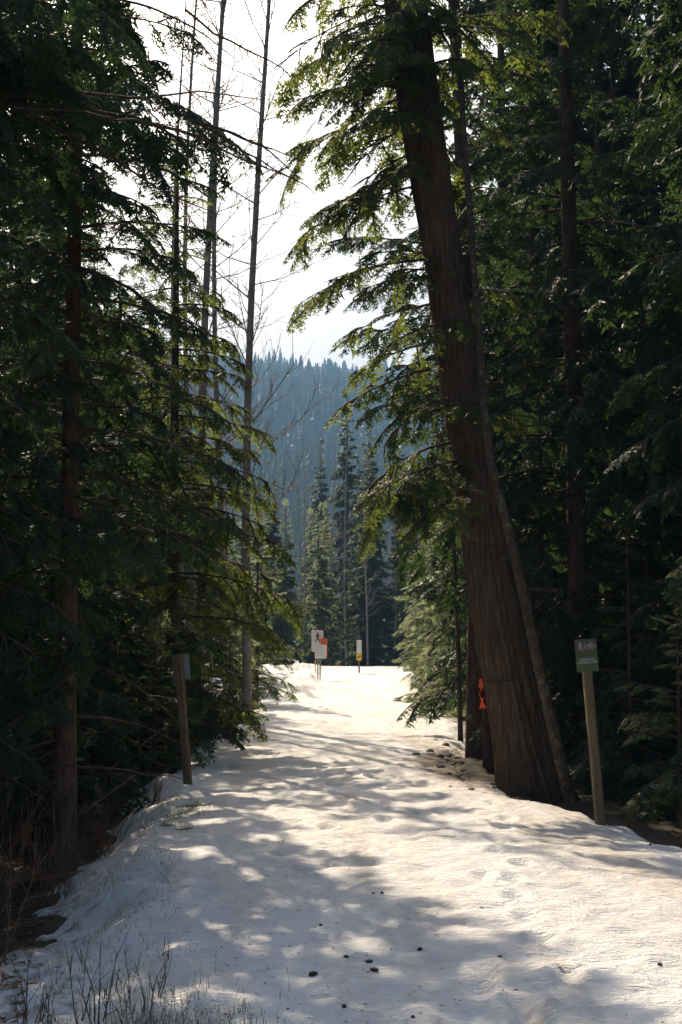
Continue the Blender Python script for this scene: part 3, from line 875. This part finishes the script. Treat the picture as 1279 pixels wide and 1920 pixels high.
# dense stands on both sides
rng = np.random.RandomState(5)
G1, G2 = 'hemlocks of the dense right stand', 'hemlocks of the dense left stand'
pts = []
def far_enough(x, d, m):
    for a, b in pts:
        if (a - x) ** 2 + (b - d) ** 2 < m * m: return False
    return True
n = 0
for _ in range(4000):
    d = rng.uniform(14, 85); x = rng.uniform(4.7, 6 + d * 0.30)
    if n >= 85: break
    if d > 30 and x < 6.6: continue
    if d < 19 and x < 6.2: continue
    if far_enough(x, d, 1.9 + d * 0.010):
        pts.append((x, d)); n += 1
        plant(midA if rng.rand() < .5 else midB, 'hemlock_tree', x, d, 'dark hemlock in the dense stand right of the path', 'tree', G1, rng.uniform(0, 6.28), rng.uniform(0.85, 1.25))
n = 0
for _ in range(4000):
    d = rng.uniform(12, 80); x = -rng.uniform(5.4, 6 + d * 0.36)
    if n >= 58: break
    if 14 < d < 26 and x > -8.5: continue
    if d > 26 and x > -6.2 - (d - 26) * 0.05: continue
    if far_enough(x, d, 2.3 + d * 0.012):
        pts.append((x, d)); n += 1
        s = rng.uniform(0.85, 1.2)
        if d > 16: s = min(s, (abs(x) * 2.0 - 1.5) / 19 if d < 27 else (abs(x) * 2.28 - 3.0) / 19)
        plant(midA if rng.rand() < .5 else midB, 'hemlock_tree', x, d, 'dark hemlock in the dense stand left of the path', 'tree', G2, rng.uniform(0, 6.28), s)

for px_, d in [(15, 31), (70, 36), (130, 33), (185, 41), (240, 46), (40, 44), (100, 50), (165, 54), (215, 60), (262, 57), (5, 56), (300, 66)]:
    x = at(px_, HOR, d).x
    plant(midA if px_ % 2 else midB, 'hemlock_tree', x, d, 'dark hemlock in the dense stand left of the path', 'tree', G2, px_, min(1.4, (abs(x) * 2.28 - 2.4) / 19))
for x, d, q in [(3.9, 33.5, 1.2), (4.7, 31.0, 1.15), (5.3, 35.0, 1.2)]:
    plant(midB, 'hemlock_tree', x, d, 'dark hemlock in the dense stand right of the path', 'tree', G1, x, q)

# beyond the crest
rng = np.random.RandomState(9)
G3 = 'dark hemlocks closing the view beyond the snow crest'
k = 0
for row, (d0, cnt) in enumerate([(87, 10), (92, 12), (99, 12), (108, 13), (122, 14), (140, 14), (165, 14), (200, 14), (240, 14)]):
    for j in range(cnt):
        x = (j - (cnt - 1) / 2) * (2.4 + row * 0.5) + rng.uniform(-.9, .9); d = d0 + rng.uniform(-3, 3)
        K = farA if rng.rand() < 0.55 else farB
        s = rng.uniform(0.55, 0.85) if row < 3 else rng.uniform(0.75, 1.1)
        plant(K, 'conifer', x, d, 'dark hemlock in the belt beyond the snow crest' if K is farA else 'paler pointed fir in the belt beyond the snow crest', 'tree', G3 if K is farA else 'paler firs beyond the snow crest', rng.uniform(0, 6.28), s)
plant(farA, 'tall_hemlock', at(600, HOR, 128).x, 128, 'tall grey-green hemlock rising above the belt behind the pedestrian sign', 'tree', None, 1.0, 1.05)
for x, d, s in [(2.2, 104, 0.72), (4.0, 112, 0.78), (5.2, 101, .7), (1.0, 118, 0.8), (6.5, 116, .8), (-3.2, 110, .75), (-5.0, 118, .8), (3.0, 132, .9), (7.5, 128, .9), (1.6, 86, .62), (3.3, 89, .66), (4.6, 85, .6), (-0.6, 90, .66), (-2.4, 88, .64), (2.6, 95, .72), (0.4, 97, .74)]:
    plant(aldB if s > .76 else aldA, 'alder_tree', x, d, 'grey leafless alder among the conifers beyond the crest', 'tree', 'leafless alders beyond the crest', x, s)

# ------------------------------------------------------------------ hill
def hill_z(x, y):
    base_ = (y - 330) * 0.262
    rid = 1250 + 60 * fbm(x * 0.006, x * 0 + 1, 3, 2)
    over = np.clip(y - rid, 0, None)
    z = np.where(y < rid, base_, (rid - 330) * 0.262 - over * 0.35)
    return z - 6 + 26 * fbm(x * 0.006, y * 0.006, 13, 4) - 0.035 * x + (-0.0) 
xs = np.linspace(-900, 900, 150); ys = np.linspace(330, 1700, 120)
hm = plain('hill_ground', (0.06, 0.065, 0.045), 0.95, var=0.5, scale=0.03)
me, *_ = grid_mesh('hillside', xs, ys, hill_z, hm)
tag(obj('hillside', me), 'steep wooded hillside ahead fading to blue', None, None, 'structure')
rng = np.random.RandomState(2)
def cone_tree(rng):
    t = []
    nl = 9
    for l in range(nl):
        h = 0.06 + 0.9 * l / nl; r = 0.16 * (1 - l / nl) ** 0.8 + 0.012
        m = 7
        for k in range(m):
            a = 6.283 * (k + rng.uniform(-.3, .3)) / m; b = 0.42
            rr = r * rng.uniform(0.7, 1.3)
            t.append([[0, 0, h + 0.13], [rr * math.cos(a - b), rr * math.sin(a - b), h - 0.02 + rng.uniform(-.02, .02)], [rr * math.cos(a + b), rr * math.sin(a + b), h - 0.02 + rng.uniform(-.02, .02)]])
    return np.array(t)
protos = [cone_tree(rng) for _ in range(6)]
TT = []; HXY = []
y = 345.0
while y < 1270:
    st = 4.6 + y * 0.0022
    for x in np.arange(-0.30 * y, 0.30 * y, st):
        xx = x + rng.uniform(-2, 2); yy = y + rng.uniform(-3, 3)
        hh = rng.uniform(6, 13) if rng.rand() < 0.35 else rng.uniform(11, 24); a = rng.uniform(0, 6.28); ca, sa = math.cos(a), math.sin(a)
        p = protos[rng.randint(6)].reshape(-1, 3) * [hh, hh, hh]
        p = np.stack([p[:, 0] * ca - p[:, 1] * sa, p[:, 0] * sa + p[:, 1] * ca, p[:, 2]], -1)
        TT.append(p + [xx, yy, 0]); HXY.append((xx, yy))
    y += st * 1.25
HXY = np.array(HXY); HZ = hill_z(HXY[:, 0], HXY[:, 1]) - 0.5
KP = fbm(HXY[:, 0] * 0.02, HXY[:, 1] * 0.02, 91, 2) < 0.20
TT = [p + [0, 0, z] for p, z, k in zip(TT, HZ, KP) if k]
M['hill_leaf'] = leaf_mat('hill_foliage', (0.020, 0.042, 0.022), (0.065, 0.095, 0.045), (0.12, 0.17, 0.06), 0.25)
tag(obj('hillside_forest', tri_mesh('hillside_forest', np.concatenate(TT), M['hill_leaf'])), 'conifer forest covering the distant blue hillside', 'forest', None, 'stuff')

# ------------------------------------------------------------------ haze
mb = MB(); mb.box((0, 870, 174), (2000, 1800, 355))
hz = obj('haze', mb.mesh('haze', None))
hzm = bpy.data.materials.new('haze'); hzm.use_nodes = True
N = hzm.node_tree.nodes; N.clear()
out = N.new('ShaderNodeOutputMaterial'); vp = N.new('ShaderNodeVolumePrincipled')
vp.inputs['Color'].default_value = (0.33, 0.62, 1.0, 1)
vp.inputs['Density'].default_value = 0.0006
vp.inputs['Anisotropy'].default_value = 0.0
hzm.node_tree.links.new(vp.outputs[0], out.inputs['Volume'])
hz.data.materials.append(hzm)
tag(hz, 'thin blue haze in the air between the trees and the hillside', 'haze', None, 'stuff')

# ------------------------------------------------------------------ signs
def seg2(mb, a, b, w, y, th=0.003):
    a = np.array(a, float); b = np.array(b, float)
    d = b - a; l = np.linalg.norm(d)
    c = (a + b) / 2
    mb.box((c[0], y, c[1]), (l + w * 0.6, th, w), (0, -math.atan2(d[1], d[0]), 0))
def walker(mb, cx, cz, h, y, stick=False):
    w = h * 0.115
    mb.disc((cx + 0.02 * h, y, cz + 0.43 * h), 0.075 * h, 0.003, 14)
    seg2(mb, (cx + 0.01 * h, cz + 0.30 * h), (cx, cz + 0.02 * h), w * 1.5, y)
    seg2(mb, (cx + .01 * h, cz + 0.02 * h), (cx + 0.13 * h, cz - 0.22 * h), w, y - .0005); seg2(mb, (cx + 0.13 * h, cz - 0.22 * h), (cx + 0.20 * h, cz - 0.47 * h), w * .85, y - .0010)
    seg2(mb, (cx - .01 * h, cz + 0.02 * h), (cx - 0.08 * h, cz - 0.22 * h), w, y - .0015); seg2(mb, (cx - 0.08 * h, cz - 0.22 * h), (cx - 0.22 * h, cz - 0.46 * h), w * .85, y - .0020)
    seg2(mb, (cx, cz + 0.29 * h), (cx - 0.17 * h, cz + 0.12 * h), w * .7, y - .0025); seg2(mb, (cx - 0.17 * h, cz + 0.12 * h), (cx - 0.20 * h, cz - 0.02 * h), w * .6, y - .0030)
    seg2(mb, (cx, cz + 0.29 * h), (cx + 0.15 * h, cz + 0.14 * h), w * .7, y - .0035); seg2(mb, (cx + 0.15 * h, cz + 0.14 * h), (cx + 0.24 * h, cz + 0.10 * h), w * .6, y - .0040)
    if stick: seg2(mb, (cx + 0.24 * h, cz + 0.16 * h), (cx + 0.28 * h, cz - 0.46 * h), w * .35, y - .0045)
def ring(mb, cx, cz, r, w, y, n=18):
    for k in range(n):
        a, b = 6.2832 * k / n, 6.2832 * (k + 1) / n
        seg2(mb, (cx + r * math.cos(a), cz + r * math.sin(a)), (cx + r * math.cos(b), cz + r * math.sin(b)), w, y - 0.0001 * (k % 2))
def bicycle(mb, cx, cz, w, y):
    r = w * 0.23; t = w * 0.055
    ring(mb, cx - w * .27, cz - w * .1, r, t, y); ring(mb, cx + w * .27, cz - w * .1, r, t, y)
    A = (cx - w * .27, cz - w * .1); B = (cx + w * .27, cz - w * .1); C = (cx - w * .02, cz - w * .12); D = (cx - w * .12, cz + w * .16); E = (cx + w * .17, cz + w * .16)
    for k, (a, b) in enumerate([(A, C), (C, D), (D, E), (E, C), (A, D), (E, B), (E, (cx + w * .14, cz + w * .28)), ((cx + w * .10, cz + w * .28), (cx + w * .22, cz + w * .28)), (D, (cx - w * .15, cz + w * .24)), ((cx - w * .22, cz + w * .25), (cx - w * .08, cz + w * .25))]):
        seg2(mb, a, b, t, y - 0.0004 * (k + 1))
def text_mesh(body, size, mat):
    cu = bpy.data.curves.new('lettering', 'FONT')
    cu.body = body; cu.size = size; cu.align_x = 'CENTER'; cu.align_y = 'CENTER'; cu.extrude = 0.0012; cu.space_line = 0.85; cu.offset = size * 0.02
    o = bpy.data.objects.new('tmp', cu); col.objects.link(o)
    bpy.context.view_layer.update()
    me = bpy.data.meshes.new_from_object(o.evaluated_get(bpy.context.evaluated_depsgraph_get()))
    bpy.data.objects.remove(o)
    me.materials.clear(); me.materials.append(mat); me.name = 'lettering'
    return me
def bevel_post(w, dp, h, mat, name='post'):
    mb = MB(); b = 0.012
    pr = [(-w/2+b, -dp/2), (w/2-b, -dp/2), (w/2, -dp/2+b), (w/2, dp/2-b), (w/2-b, dp/2), (-w/2+b, dp/2), (-w/2, dp/2-b), (-w/2, -dp/2+b)]
    lv = [(-0.4, 1), (h - 0.02, 1), (h, 0.75)]
    V = [(x * s, y * s, z) for z, s in lv for x, y in pr]
    F = [[k * 8 + j, k * 8 + (j + 1) % 8, (k + 1) * 8 + (j + 1) % 8, (k + 1) * 8 + j] for k in range(2) for j in range(8)]
    mb.add(V, [F]); mb.add(V[-8:], [np.arange(8)])
    return mb.mesh(name, mat)
def box_mesh(name, s, mat, b=0.0):
    mb = MB(); mb.box((0, 0, 0), s)
    return mb.mesh(name, mat)
def rounded_panel(name, w, h, th, mat, r=0.012):
    mb = MB(); pts2 = []
    for cx, cz, a0 in ((w/2-r, h/2-r, 0), (-w/2+r, h/2-r, 90), (-w/2+r, -h/2+r, 180), (w/2-r, -h/2+r, 270)):
        for k in range(5):
            a = R(a0 + 90 * k / 4); pts2.append((cx + r * math.cos(a), cz + r * math.sin(a)))
    n_ = len(pts2)
    A = [(x, -th/2, z) for x, z in pts2]; B = [(x, th/2, z) for x, z in pts2]
    i_ = np.arange(n_); j_ = (i_ + 1) % n_
    mb.add(A + B, [np.stack([i_, i_ + n_, j_ + n_, j_], 1)]); mb.add(A, [np.arange(n_)[None, :]]); mb.add(B, [np.arange(n_)[::-1][None, :]])
    return mb.mesh(name, mat)

# green trail sign on the right
D0 = 13.4
x0 = at(1125, 1535, D0).x
e = bpy.data.objects.new('trail_sign', None); col.objects.link(e)
e.location = (x0, D0, at(1125, 1532, D0).z); e.rotation_euler = (0, R(-4.2), R(2))
tag(e, 'green and brown trail sign with white symbols on a wooden post', 'sign')
obj('post', bevel_post(0.085, 0.085, 1.62, M['post_wood']), e)
zc = 1.50
pb = obj('symbol_panel', rounded_panel('symbol_panel', 0.205, 0.125, 0.006, M['sign_brown'], 0.008), e, (0.0, -0.048, zc + 0.085))
pg = obj('name_panel', rounded_panel('name_panel', 0.205, 0.175, 0.006, M['sign_green'], 0.008), e, (0.0, -0.048, zc - 0.068))
mb = MB(); walker(mb, -0.055, 0.0, 0.078, -0.005, True); obj('hiker_symbol', mb.mesh('hiker_symbol', M['sign_pale']), pb)
mb = MB(); bicycle(mb, 0.042, 0.0, 0.085, -0.005); obj('bicycle_symbol', mb.mesh('bicycle_symbol', M['sign_pale']), pb)
mb = MB(); mb.box((-0.012, -0.0045, 0), (0.003, 0.003, 0.07)); obj('divider', mb.mesh('divider', M['sign_pale']), pb)
tx = obj('lettering', text_mesh('FAIRWAYS\nCONNECTOR', 0.031, M['sign_pale']), pg, (0, -0.0042, 0.012), (R(90), 0, 0))

# left sign seen from behind
D1 = 17.0
b = at(352, 1465, D1)
e = bpy.data.objects.new('back_turned_sign', None); col.objects.link(e)
e.location = (b.x, D1, b.z); e.rotation_euler = (0, R(-5), R(-12))
tag(e, 'wooden signpost with its panel turned away at the left bank', 'sign')
obj('post', bevel_post(0.09, 0.09, 1.50, M['post_wood']), e)
obj('panel', rounded_panel('panel', 0.205, 0.30, 0.006, M['sign_back'], 0.008), e, (0.01, 0.05, 1.345))
for zz in (1.25, 1.43):
    mb = MB(); mb.disc((0, -0.048, zz), 0.009, 0.008, 8); obj('bolt', mb.mesh('bolt', M['steel']), e)

# pedestrian sign and the notice beside it
D2 = 62.0
def steel_post(h, w=0.06):
    mb = MB(); mb.tube(np.array([(0, 0, -0.4), (0, 0, h * .5), (0, 0, h)]), w / 2, 10)
    return mb.mesh('post', M['steel'], True)
b = at(596, 1274, D2)
e = bpy.data.objects.new('pedestrian_sign', None); col.objects.link(e); e.location = (b.x, D2, b.z)
tag(e, 'white sign with black walking figure on a steel post', 'sign')
obj('post', steel_post(2.20), e)
p_ = obj('panel', rounded_panel('panel', 0.52, 0.93, 0.006, M['sign_white'], 0.04), e, (-0.02, -0.036, 1.66))
mb = MB(); walker(mb, 0.01, 0.17, 0.42, -0.006); obj('walking_figure', mb.mesh('walking_figure', M['sign_black']), p_)
b = at(601, 1270, D2 + 0.6)
e = bpy.data.objects.new('notice_sign', None); col.objects.link(e); e.location = (b.x, D2 - 0.45, sz(b.x, D2 - .45))
tag(e, 'white notice board with orange panel behind it below the walking figure', 'sign')
obj('post', steel_post(1.50, 0.055), e)
nt = obj('panel', rounded_panel('panel', 0.50, 0.60, 0.006, M['sign_white'], 0.03), e, (0.02, -0.034, 1.22))
for k in range(5):
    mb = MB(); mb.box((0, -0.0045, 0.2 - k * 0.09), (0.36 - 0.05 * (k % 2), 0.002, 0.018)); obj('text_line', mb.mesh('text_line', M['steel']), nt)
obj('orange_panel', rounded_panel('orange_panel', 0.30, 0.84, 0.006, M['sign_orange'], 0.03), e, (0.16, 0.034, 1.37))
mb = MB(); mb.box((-0.21, 0.03, 0.62), (0.05, 0.02, 0.5)); obj('yellow_strip', mb.mesh('yellow_strip', M['sign_yellow']), e)
D3 = 69.0
b = at(673.5, 1257, D3)
e = bpy.data.objects.new('marker_sign', None); col.objects.link(e); e.location = (b.x, D3, sz(b.x, D3))
tag(e, 'narrow white and yellow marker sign standing on the snow crest', 'sign')
obj('post', bevel_post(0.08, 0.08, 1.45, M['post_wood']), e)
obj('white_panel', rounded_panel('white_panel', 0.24, 0.62, 0.006, M['sign_white'], 0.02), e, (0, -0.045, 1.26))
yp = obj('yellow_panel', rounded_panel('yellow_panel', 0.26, 0.36, 0.006, M['sign_yellow'], 0.02), e, (0, -0.045, 0.765))
mb = MB(); seg2(mb, (-0.07, -0.05), (0.07, 0.03), 0.06, -0.0045); obj('black_mark', mb.mesh('black_mark', M['sign_black']), yp)

# ------------------------------------------------------------------ flagging tape and cord on the cedar
q = at(906, 1278, CD - .2)
mb = MB()
def ribbon(mb, P, w, rng):
    P = np.array(P, float); n_ = len(P)
    ang = np.cumsum(rng.uniform(-0.6, 0.6, n_)); o_ = np.stack([np.cos(ang), 0.6 * np.sin(ang), 0.25 * np.sin(ang * 2)], -1) * w / 2
    i_ = np.arange(n_ - 1)
    mb.add(np.vstack([P - o_, P + o_]), [np.stack([i_, i_ + 1, i_ + 1 + n_, i_ + n_], 1)])
rng = np.random.RandomState(6)
# tied round the cedar trunk just below its bark swell
tz = q.z - base.z
cxx = c_at(tz)[0] + base.x; rr_ = np.interp(tz, PL[:, 2], cr) + 0.035
ang = np.linspace(0, 2 * math.pi, 49)
mb.tube(np.stack([cxx + rr_ * np.cos(ang), CD + rr_ * np.sin(ang), q.z + 0.05 * np.sin(ang * 1.0 + 2) - 0.0 * ang], -1), 0.006, 5, False)
cord = obj('cord', mb.mesh('cord', M['rope'], True))
tag(cord, 'dark cord tied around the leaning cedar trunk', 'cord')
px_ = cxx - rr_ - 0.012
mb = MB()
for k in range(5):
    a0 = rng.uniform(-1, 1)
    ribbon(mb, [(px_ + 0.02 * math.sin(a0 * t * 3) + rng.uniform(-.008, .008), CD - 0.06 - 0.01 * k, q.z + 0.03 - t * (0.13 if k < 3 else 0.10)) for t in np.linspace(0, 1, 7)], 0.022, rng)
ribbon(mb, [(px_ + 0.012 * math.sin(t * 9), CD - 0.07, q.z - 0.07 - t * 0.16) for t in np.linspace(0, 1, 8)], 0.012, rng)
for k in range(4):
    ribbon(mb, [(px_ + 0.035 * (t - .3) * (k - 1.2) + 0.02, CD - 0.075 - 0.008 * k, q.z - 0.20 - t * 0.13) for t in np.linspace(0, 1, 6)], 0.020, rng)
tag(obj('flagging_tape', mb.mesh('flagging_tape', M['tape'])), 'bright orange flagging tape hanging from the cord on the cedar', 'tape')

# ------------------------------------------------------------------ cones, stones, litter
def pine_cone_mesh():
    mb = MB(); rng = np.random.RandomState(1)
    mb.tube(np.array([(-0.03, 0, 0), (-0.015, 0, 0), (0.015, 0, 0), (0.03, 0, 0)]), [0.004, 0.011, 0.012, 0.003], 6)
    for l in range(7):
        for k in range(6):
            a = 6.283 * (k + 0.5 * (l % 2)) / 6; x = -0.026 + l * 0.0085; r = 0.019 * math.sin(math.pi * (l + 1.2) / 8.4) + 0.004
            c = np.array([x - 0.006, 0.3 * r * math.cos(a), 0.3 * r * math.sin(a)]); t = np.array([x + 0.006, r * math.cos(a), r * math.sin(a)])
            s = np.array([0, -math.sin(a), math.cos(a)]) * 0.007
            mb.add([c, t - s, t + s + [0.002, 0, 0], c + [0.003, 0, 0]], [np.array([[0, 1, 2], [3, 2, 1]])])
    return mb.mesh('pine_cone', M['cone'])
pcm = pine_cone_mesh()
rng = np.random.RandomState(8)
for px, py in [(588, 1810), (650, 1779), (693, 1788), (703, 1803), (645, 1868), (775, 1887), (937, 1774), (717, 1664), (1238, 1793), (788, 1766), (700, 1665), (1220, 1577), (602, 1728)]:
    d = 1.6 * F_PX / (py - HOR) * 1.0
    for _ in range(4):
        x = at(px, py, d).x; d = (CAM_Z - sz(x, d)) * F_PX / (py - HOR) * (1 + 0.0)
    v = at(px, py, d); s = rng.uniform(0.38, 0.78) if py > 1740 else rng.uniform(.35, .55)
    o = obj('pine_cone', pcm, None, (v.x, d, sz(v.x, d) + 0.010 * s), (rng.uniform(-.3, .3), rng.uniform(-.2, .2), rng.uniform(0, 6.28)))
    o.scale = (s, s, s)
    tag(o, 'small dark fallen cone lying on the packed snow', 'pine cone', 'fallen cones on the snow')

def stone_mesh(seed):
    import bmesh
    bm = bmesh.new(); bmesh.ops.create_icosphere(bm, subdivisions=2, radius=1)
    rg = np.random.RandomState(seed)
    o = rg.uniform(-9, 9, 3)
    for v in bm.verts:
        c = v.co
        f = 1 + 0.5 * float(fbm(np.array([c.x * 1.3 + o[0] + c.z]), np.array([c.y * 1.3 + o[1] - c.z]), seed, 2)[0])
        v.co = Vector((c.x * f * 1.2, c.y * f, c.z * f * 0.65))
    me = bpy.data.meshes.new('stone'); bm.to_mesh(me); bm.free(); me.materials.append(M['stone']); return me
stm = [stone_mesh(k) for k in range(4)]
for k in range(46):
    d = rng.uniform(15.8, 24.5); x = float(edge_r(d)) + rng.normal(0.0, 0.17)
    s = 0.016 + 0.045 * rng.rand() ** 2
    o = obj('stone', stm[k % 4], None, (x, d, sz(x, d) + s * 0.15), (0, 0, rng.uniform(0, 6.28))); o.scale = (s, s, s)
    tag(o, 'small grey stone on the bare dirt at the right path edge', 'stone', 'stones on the bare right edge')

# needles and bits of twig shed on the snow
def top_z(X, D): return np.maximum(snow_z(X, D), floor_z(X, D))
def scatter_bits(n_, fx, size, seed):
    rg = np.random.RandomState(seed)
    XD = np.array([fx(rg) for _ in range(n_)]); x, d = XD[:, 0], XD[:, 1]
    z = top_z(x, d) + 0.004
    a = rg.uniform(0, 6.28, n_); l = size * rg.uniform(0.5, 1.6, n_); w = l * rg.uniform(0.10, 0.3, n_)
    ca, sa = np.cos(a), np.sin(a)
    A = np.stack([x, d, z], -1); B = np.stack([x + l * ca - w * sa, d + l * sa + w * ca, z + rg.uniform(0, .25, n_) * l], -1)
    C = np.stack([x + l * ca + w * sa, d + l * sa - w * ca, z + rg.uniform(0, .1, n_) * l], -1)
    return np.stack([A, B, C], 1)
def fx1(rg):
    d = 5.2 + rg.rand() ** 1.6 * 11; return edge_l(d) - 0.6 + abs(rg.normal(0, 1.0)) * 1.3, d
tag(obj('needle_litter', tri_mesh('needle_litter', scatter_bits(1900, fx1, 0.018, 3), M['pine_bits'])), 'needles and twig bits shed over the near snow', 'litter', None, 'stuff')
def fx2(rg):
    d = rg.uniform(5.5, 17); return edge_l(d) - 0.95 - rg.rand() * 3.2, d
tag(obj('leaf_litter', tri_mesh('leaf_litter', scatter_bits(11000, fx2, 0.06, 4), M['leaf_litter'])), 'brown leaf and twig litter below the snow bank', 'litter', None, 'stuff')

# dry grass on the bank
def blades(n_, fx, h, w, seed):
    rg = np.random.RandomState(seed); T = []
    XD = np.array([fx(rg) for _ in range(n_)]); ZZ = top_z(XD[:, 0], XD[:, 1]) - 0.01
    for (x, d), z in zip(XD, ZZ):
        a = rg.uniform(0, 6.28); hh = h * rg.uniform(0.4, 1.3); le = rg.uniform(0.2, 0.9) * hh
        ca, sa = math.cos(a), math.sin(a)
        m1 = np.array([x + le * .4 * ca, d + le * .4 * sa, z + hh * .65]); tip = np.array([x + le * ca, d + le * sa, z + hh * rg.uniform(.6, 1)])
        q_ = np.array([-sa, ca, 0]) * w
        p0_ = np.array([x, d, z])
        T += [[p0_ - q_, p0_ + q_, m1], [m1 - q_ * .7, m1 + q_ * .7, tip]]
    return np.array(T)
def fg(rg):
    d = 5.6 + abs(rg.normal(0, .55)); return edge_l(d) - 0.22 + rg.normal(0, 0.2), d
tag(obj('dry_grass', tri_mesh('dry_grass', blades(1500, fg, 0.11, 0.0022, 5), M['dry_grass'])), 'dry grass tuft poking through the snow on the near bank', 'grass', None, 'stuff')
def fb(rg):
    d = rg.uniform(6, 15.5); return edge_l(d) - 0.05 - 1.0 * rg.beta(1.6, 1.6), d
tag(obj('bank_grass', tri_mesh('bank_grass', blades(2200, fb, 0.05, 0.003, 15), M['dry_grass'])), 'short dead grass blades showing through the shaded snow bank', 'grass', None, 'stuff')
def fm(rg):
    k = rg.choice([0, 0, 0, 1, 1, 2, 3, 4]); d = (14.2, 14.8, 13.4, 15.6, 13.0)[k] + rg.normal(0, (.3, .16, .12, .2, .1)[k]); return edge_l(d) + (0.02, 0.16, -0.06, -0.1, 0.1)[k] + rg.normal(0, (.13, .07, .06, .08, .05)[k]), d
tag(obj('moss_patch', tri_mesh('moss_patch', blades(3200, fm, 0.028, 0.006, 6), M['moss'])), 'green moss patch on the left lip of the path', 'moss', None, 'stuff')

# bare shrubs
def shrub_mesh(h, n_, seed, spread=0.5, mat='twig', thick=1.0):
    rg = np.random.RandomState(seed); mb = MB()
    for k in range(n_):
        a = rg.uniform(0, 6.28); sp_ = rg.uniform(0.1, spread); H_ = h * rg.uniform(0.5, 1.1)
        b0 = np.array([rg.uniform(-.12, .12), rg.uniform(-.12, .12), -0.08])
        tp = b0 + np.array([math.cos(a) * sp_ * H_, math.sin(a) * sp_ * H_, H_])
        md = (b0 + tp) / 2 + rg.uniform(-.05, .05, 3)
        mb.tube(np.array([b0, md, tp]), [0.005 * thick, 0.0035 * thick, 0.0015], 4, False)
        for j in range(5):
            t = rg.uniform(0.25, 0.95); p = b0 + (tp - b0) * t
            dv = (tp - b0) * 0.25 + rg.uniform(-1, 1, 3) * H_ * 0.16
            mb.tube(np.array([p, p + dv * .5, p + dv]), [0.0028 * thick, 0.002 * thick, 0.001], 3, False)
    return mb.mesh('stems', M[mat], True)
SH = [shrub_mesh(0.55, 9, 1), shrub_mesh(0.9, 16, 2, 0.7, 'dead_twig', 1.3), shrub_mesh(1.3, 18, 3, 0.8, 'dead_twig', 1.6)]
def shrub(x, d, k, s, lab, r_=0.0, group=None):
    o = obj('bare_shrub', SH[k], None, (x, d, sz(x, d)), (0, 0, r_)); o.scale = (s, s, s)
    tag(o, lab, 'shrub', group)
for n_, (x, d, k, s) in enumerate([(-1.15, 6.35, 0, 0.8), (-0.85, 6.1, 0, 0.6), (-0.78, 6.5, 0, .4), (-1.38, 6.6, 0, 0.7), (-0.95, 6.9, 0, .6)]):
    shrub(x, d, k, s, 'thin leafless stems poking out of the near snow bank', n_ * 1.3, 'leafless stems on the near bank')
for n_, (x, d, k, s) in enumerate([(-2.2, 9.0, 1, .9), (-2.6, 10.2, 1, 1.0), (-2.3, 11.6, 1, .9), (-3.0, 12.0, 2, .8), (-2.5, 14.6, 1, .8), (-2.2, 13.6, 1, .6), (-3.3, 14.5, 2, .9), (-2.75, 17.5, 1, .9), (-3.5, 16.8, 2, 0.9), (-2.1, 16.0, 1, .5), (-3.6, 11.0, 2, .9)]):
    shrub(x, d, k, s, 'brown leafless brush in the litter below the snow bank', n_ * 1.1, 'brown brush below the bank')
for n_, (x, d, k, s) in enumerate([(3.3, 13.6, 1, .55), (3.9, 13.9, 1, .7), (4.4, 13.4, 1, .6), (2.75, 14.4, 0, .6)]):
    shrub(x, d, k, s, 'leafless brush in the shade at the foot of the green signpost', n_ * 1.7, 'brush by the green signpost')

# fallen branches
def fallen(name, P, r, mat, label, cat='branch', n_=7, group=None, twigs=4, seed=0):
    rg = np.random.RandomState(seed)
    P = np.array(P, float); c = P[0].copy()
    mb = MB(); k = 9
    t = np.linspace(0, 1, k); tt = np.linspace(0, 1, len(P))
    Q = np.stack([np.interp(t, tt, P[:, a]) for a in range(3)], -1) - c
    Q[1:-1] += rg.uniform(-1, 1, (k - 2, 3)) * r * 0.8
    mb.tube(Q, np.linspace(r, r * 0.5, k), n_)
    for j in range(twigs):
        i_ = rg.randint(2, k - 1); dv = rg.uniform(-1, 1, 3); dv[2] = abs(dv[2]) * .6; l = rg.uniform(0.15, 0.5)
        mb.tube(np.array([Q[i_], Q[i_] + dv * l * .5, Q[i_] + dv * l]), [r * .4, r * .25, r * .1], 4, False)
    return tag(obj(name, mb.mesh(name, M[mat], True), None, c), label, cat, group)
def g_(x, d, dz=0.0): return (x, d, sz(x, d) + dz)
fallen('fallen_log', [g_(-2.35, 18.6, .02), g_(-2.05, 20.2, 0.16)], 0.06, 'lichen_bark', 'mossy fallen log end by the left signpost', 'log', 9, None, 2, 1)
fallen('fallen_branch', [g_(-2.2, 12.8, .02), g_(-3.2, 11.9, .12), g_(-3.9, 11.6, .05)], 0.025, 'dead_twig', 'grey fallen branch lying at the stout hemlock', seed=2)
fallen('fallen_branch', [g_(-3.6, 14.2, .05), g_(-2.7, 14.9, .3), g_(-2.2, 15.4, .45)], 0.018, 'dead_twig', 'broken branch propped in the brush below the signpost', seed=3)
fallen('fallen_branch', [g_(1.95, 24.0, .02), g_(2.3, 23.2, .03)], 0.018, 'dead_twig', 'small stick lying on dirt near the slender sapling', seed=4, twigs=2)
fallen('fallen_branch', [g_(-4.2, 17.2, .02), g_(-3.0, 18.3, .5), g_(-2.4, 19.2, 0.75)], 0.02, 'dead_twig', 'long leaning dead branch in the left stand', seed=5)

print('TRIS', sum(len(m.loops) - 2 * len(m.polygons) for m in bpy.data.meshes))
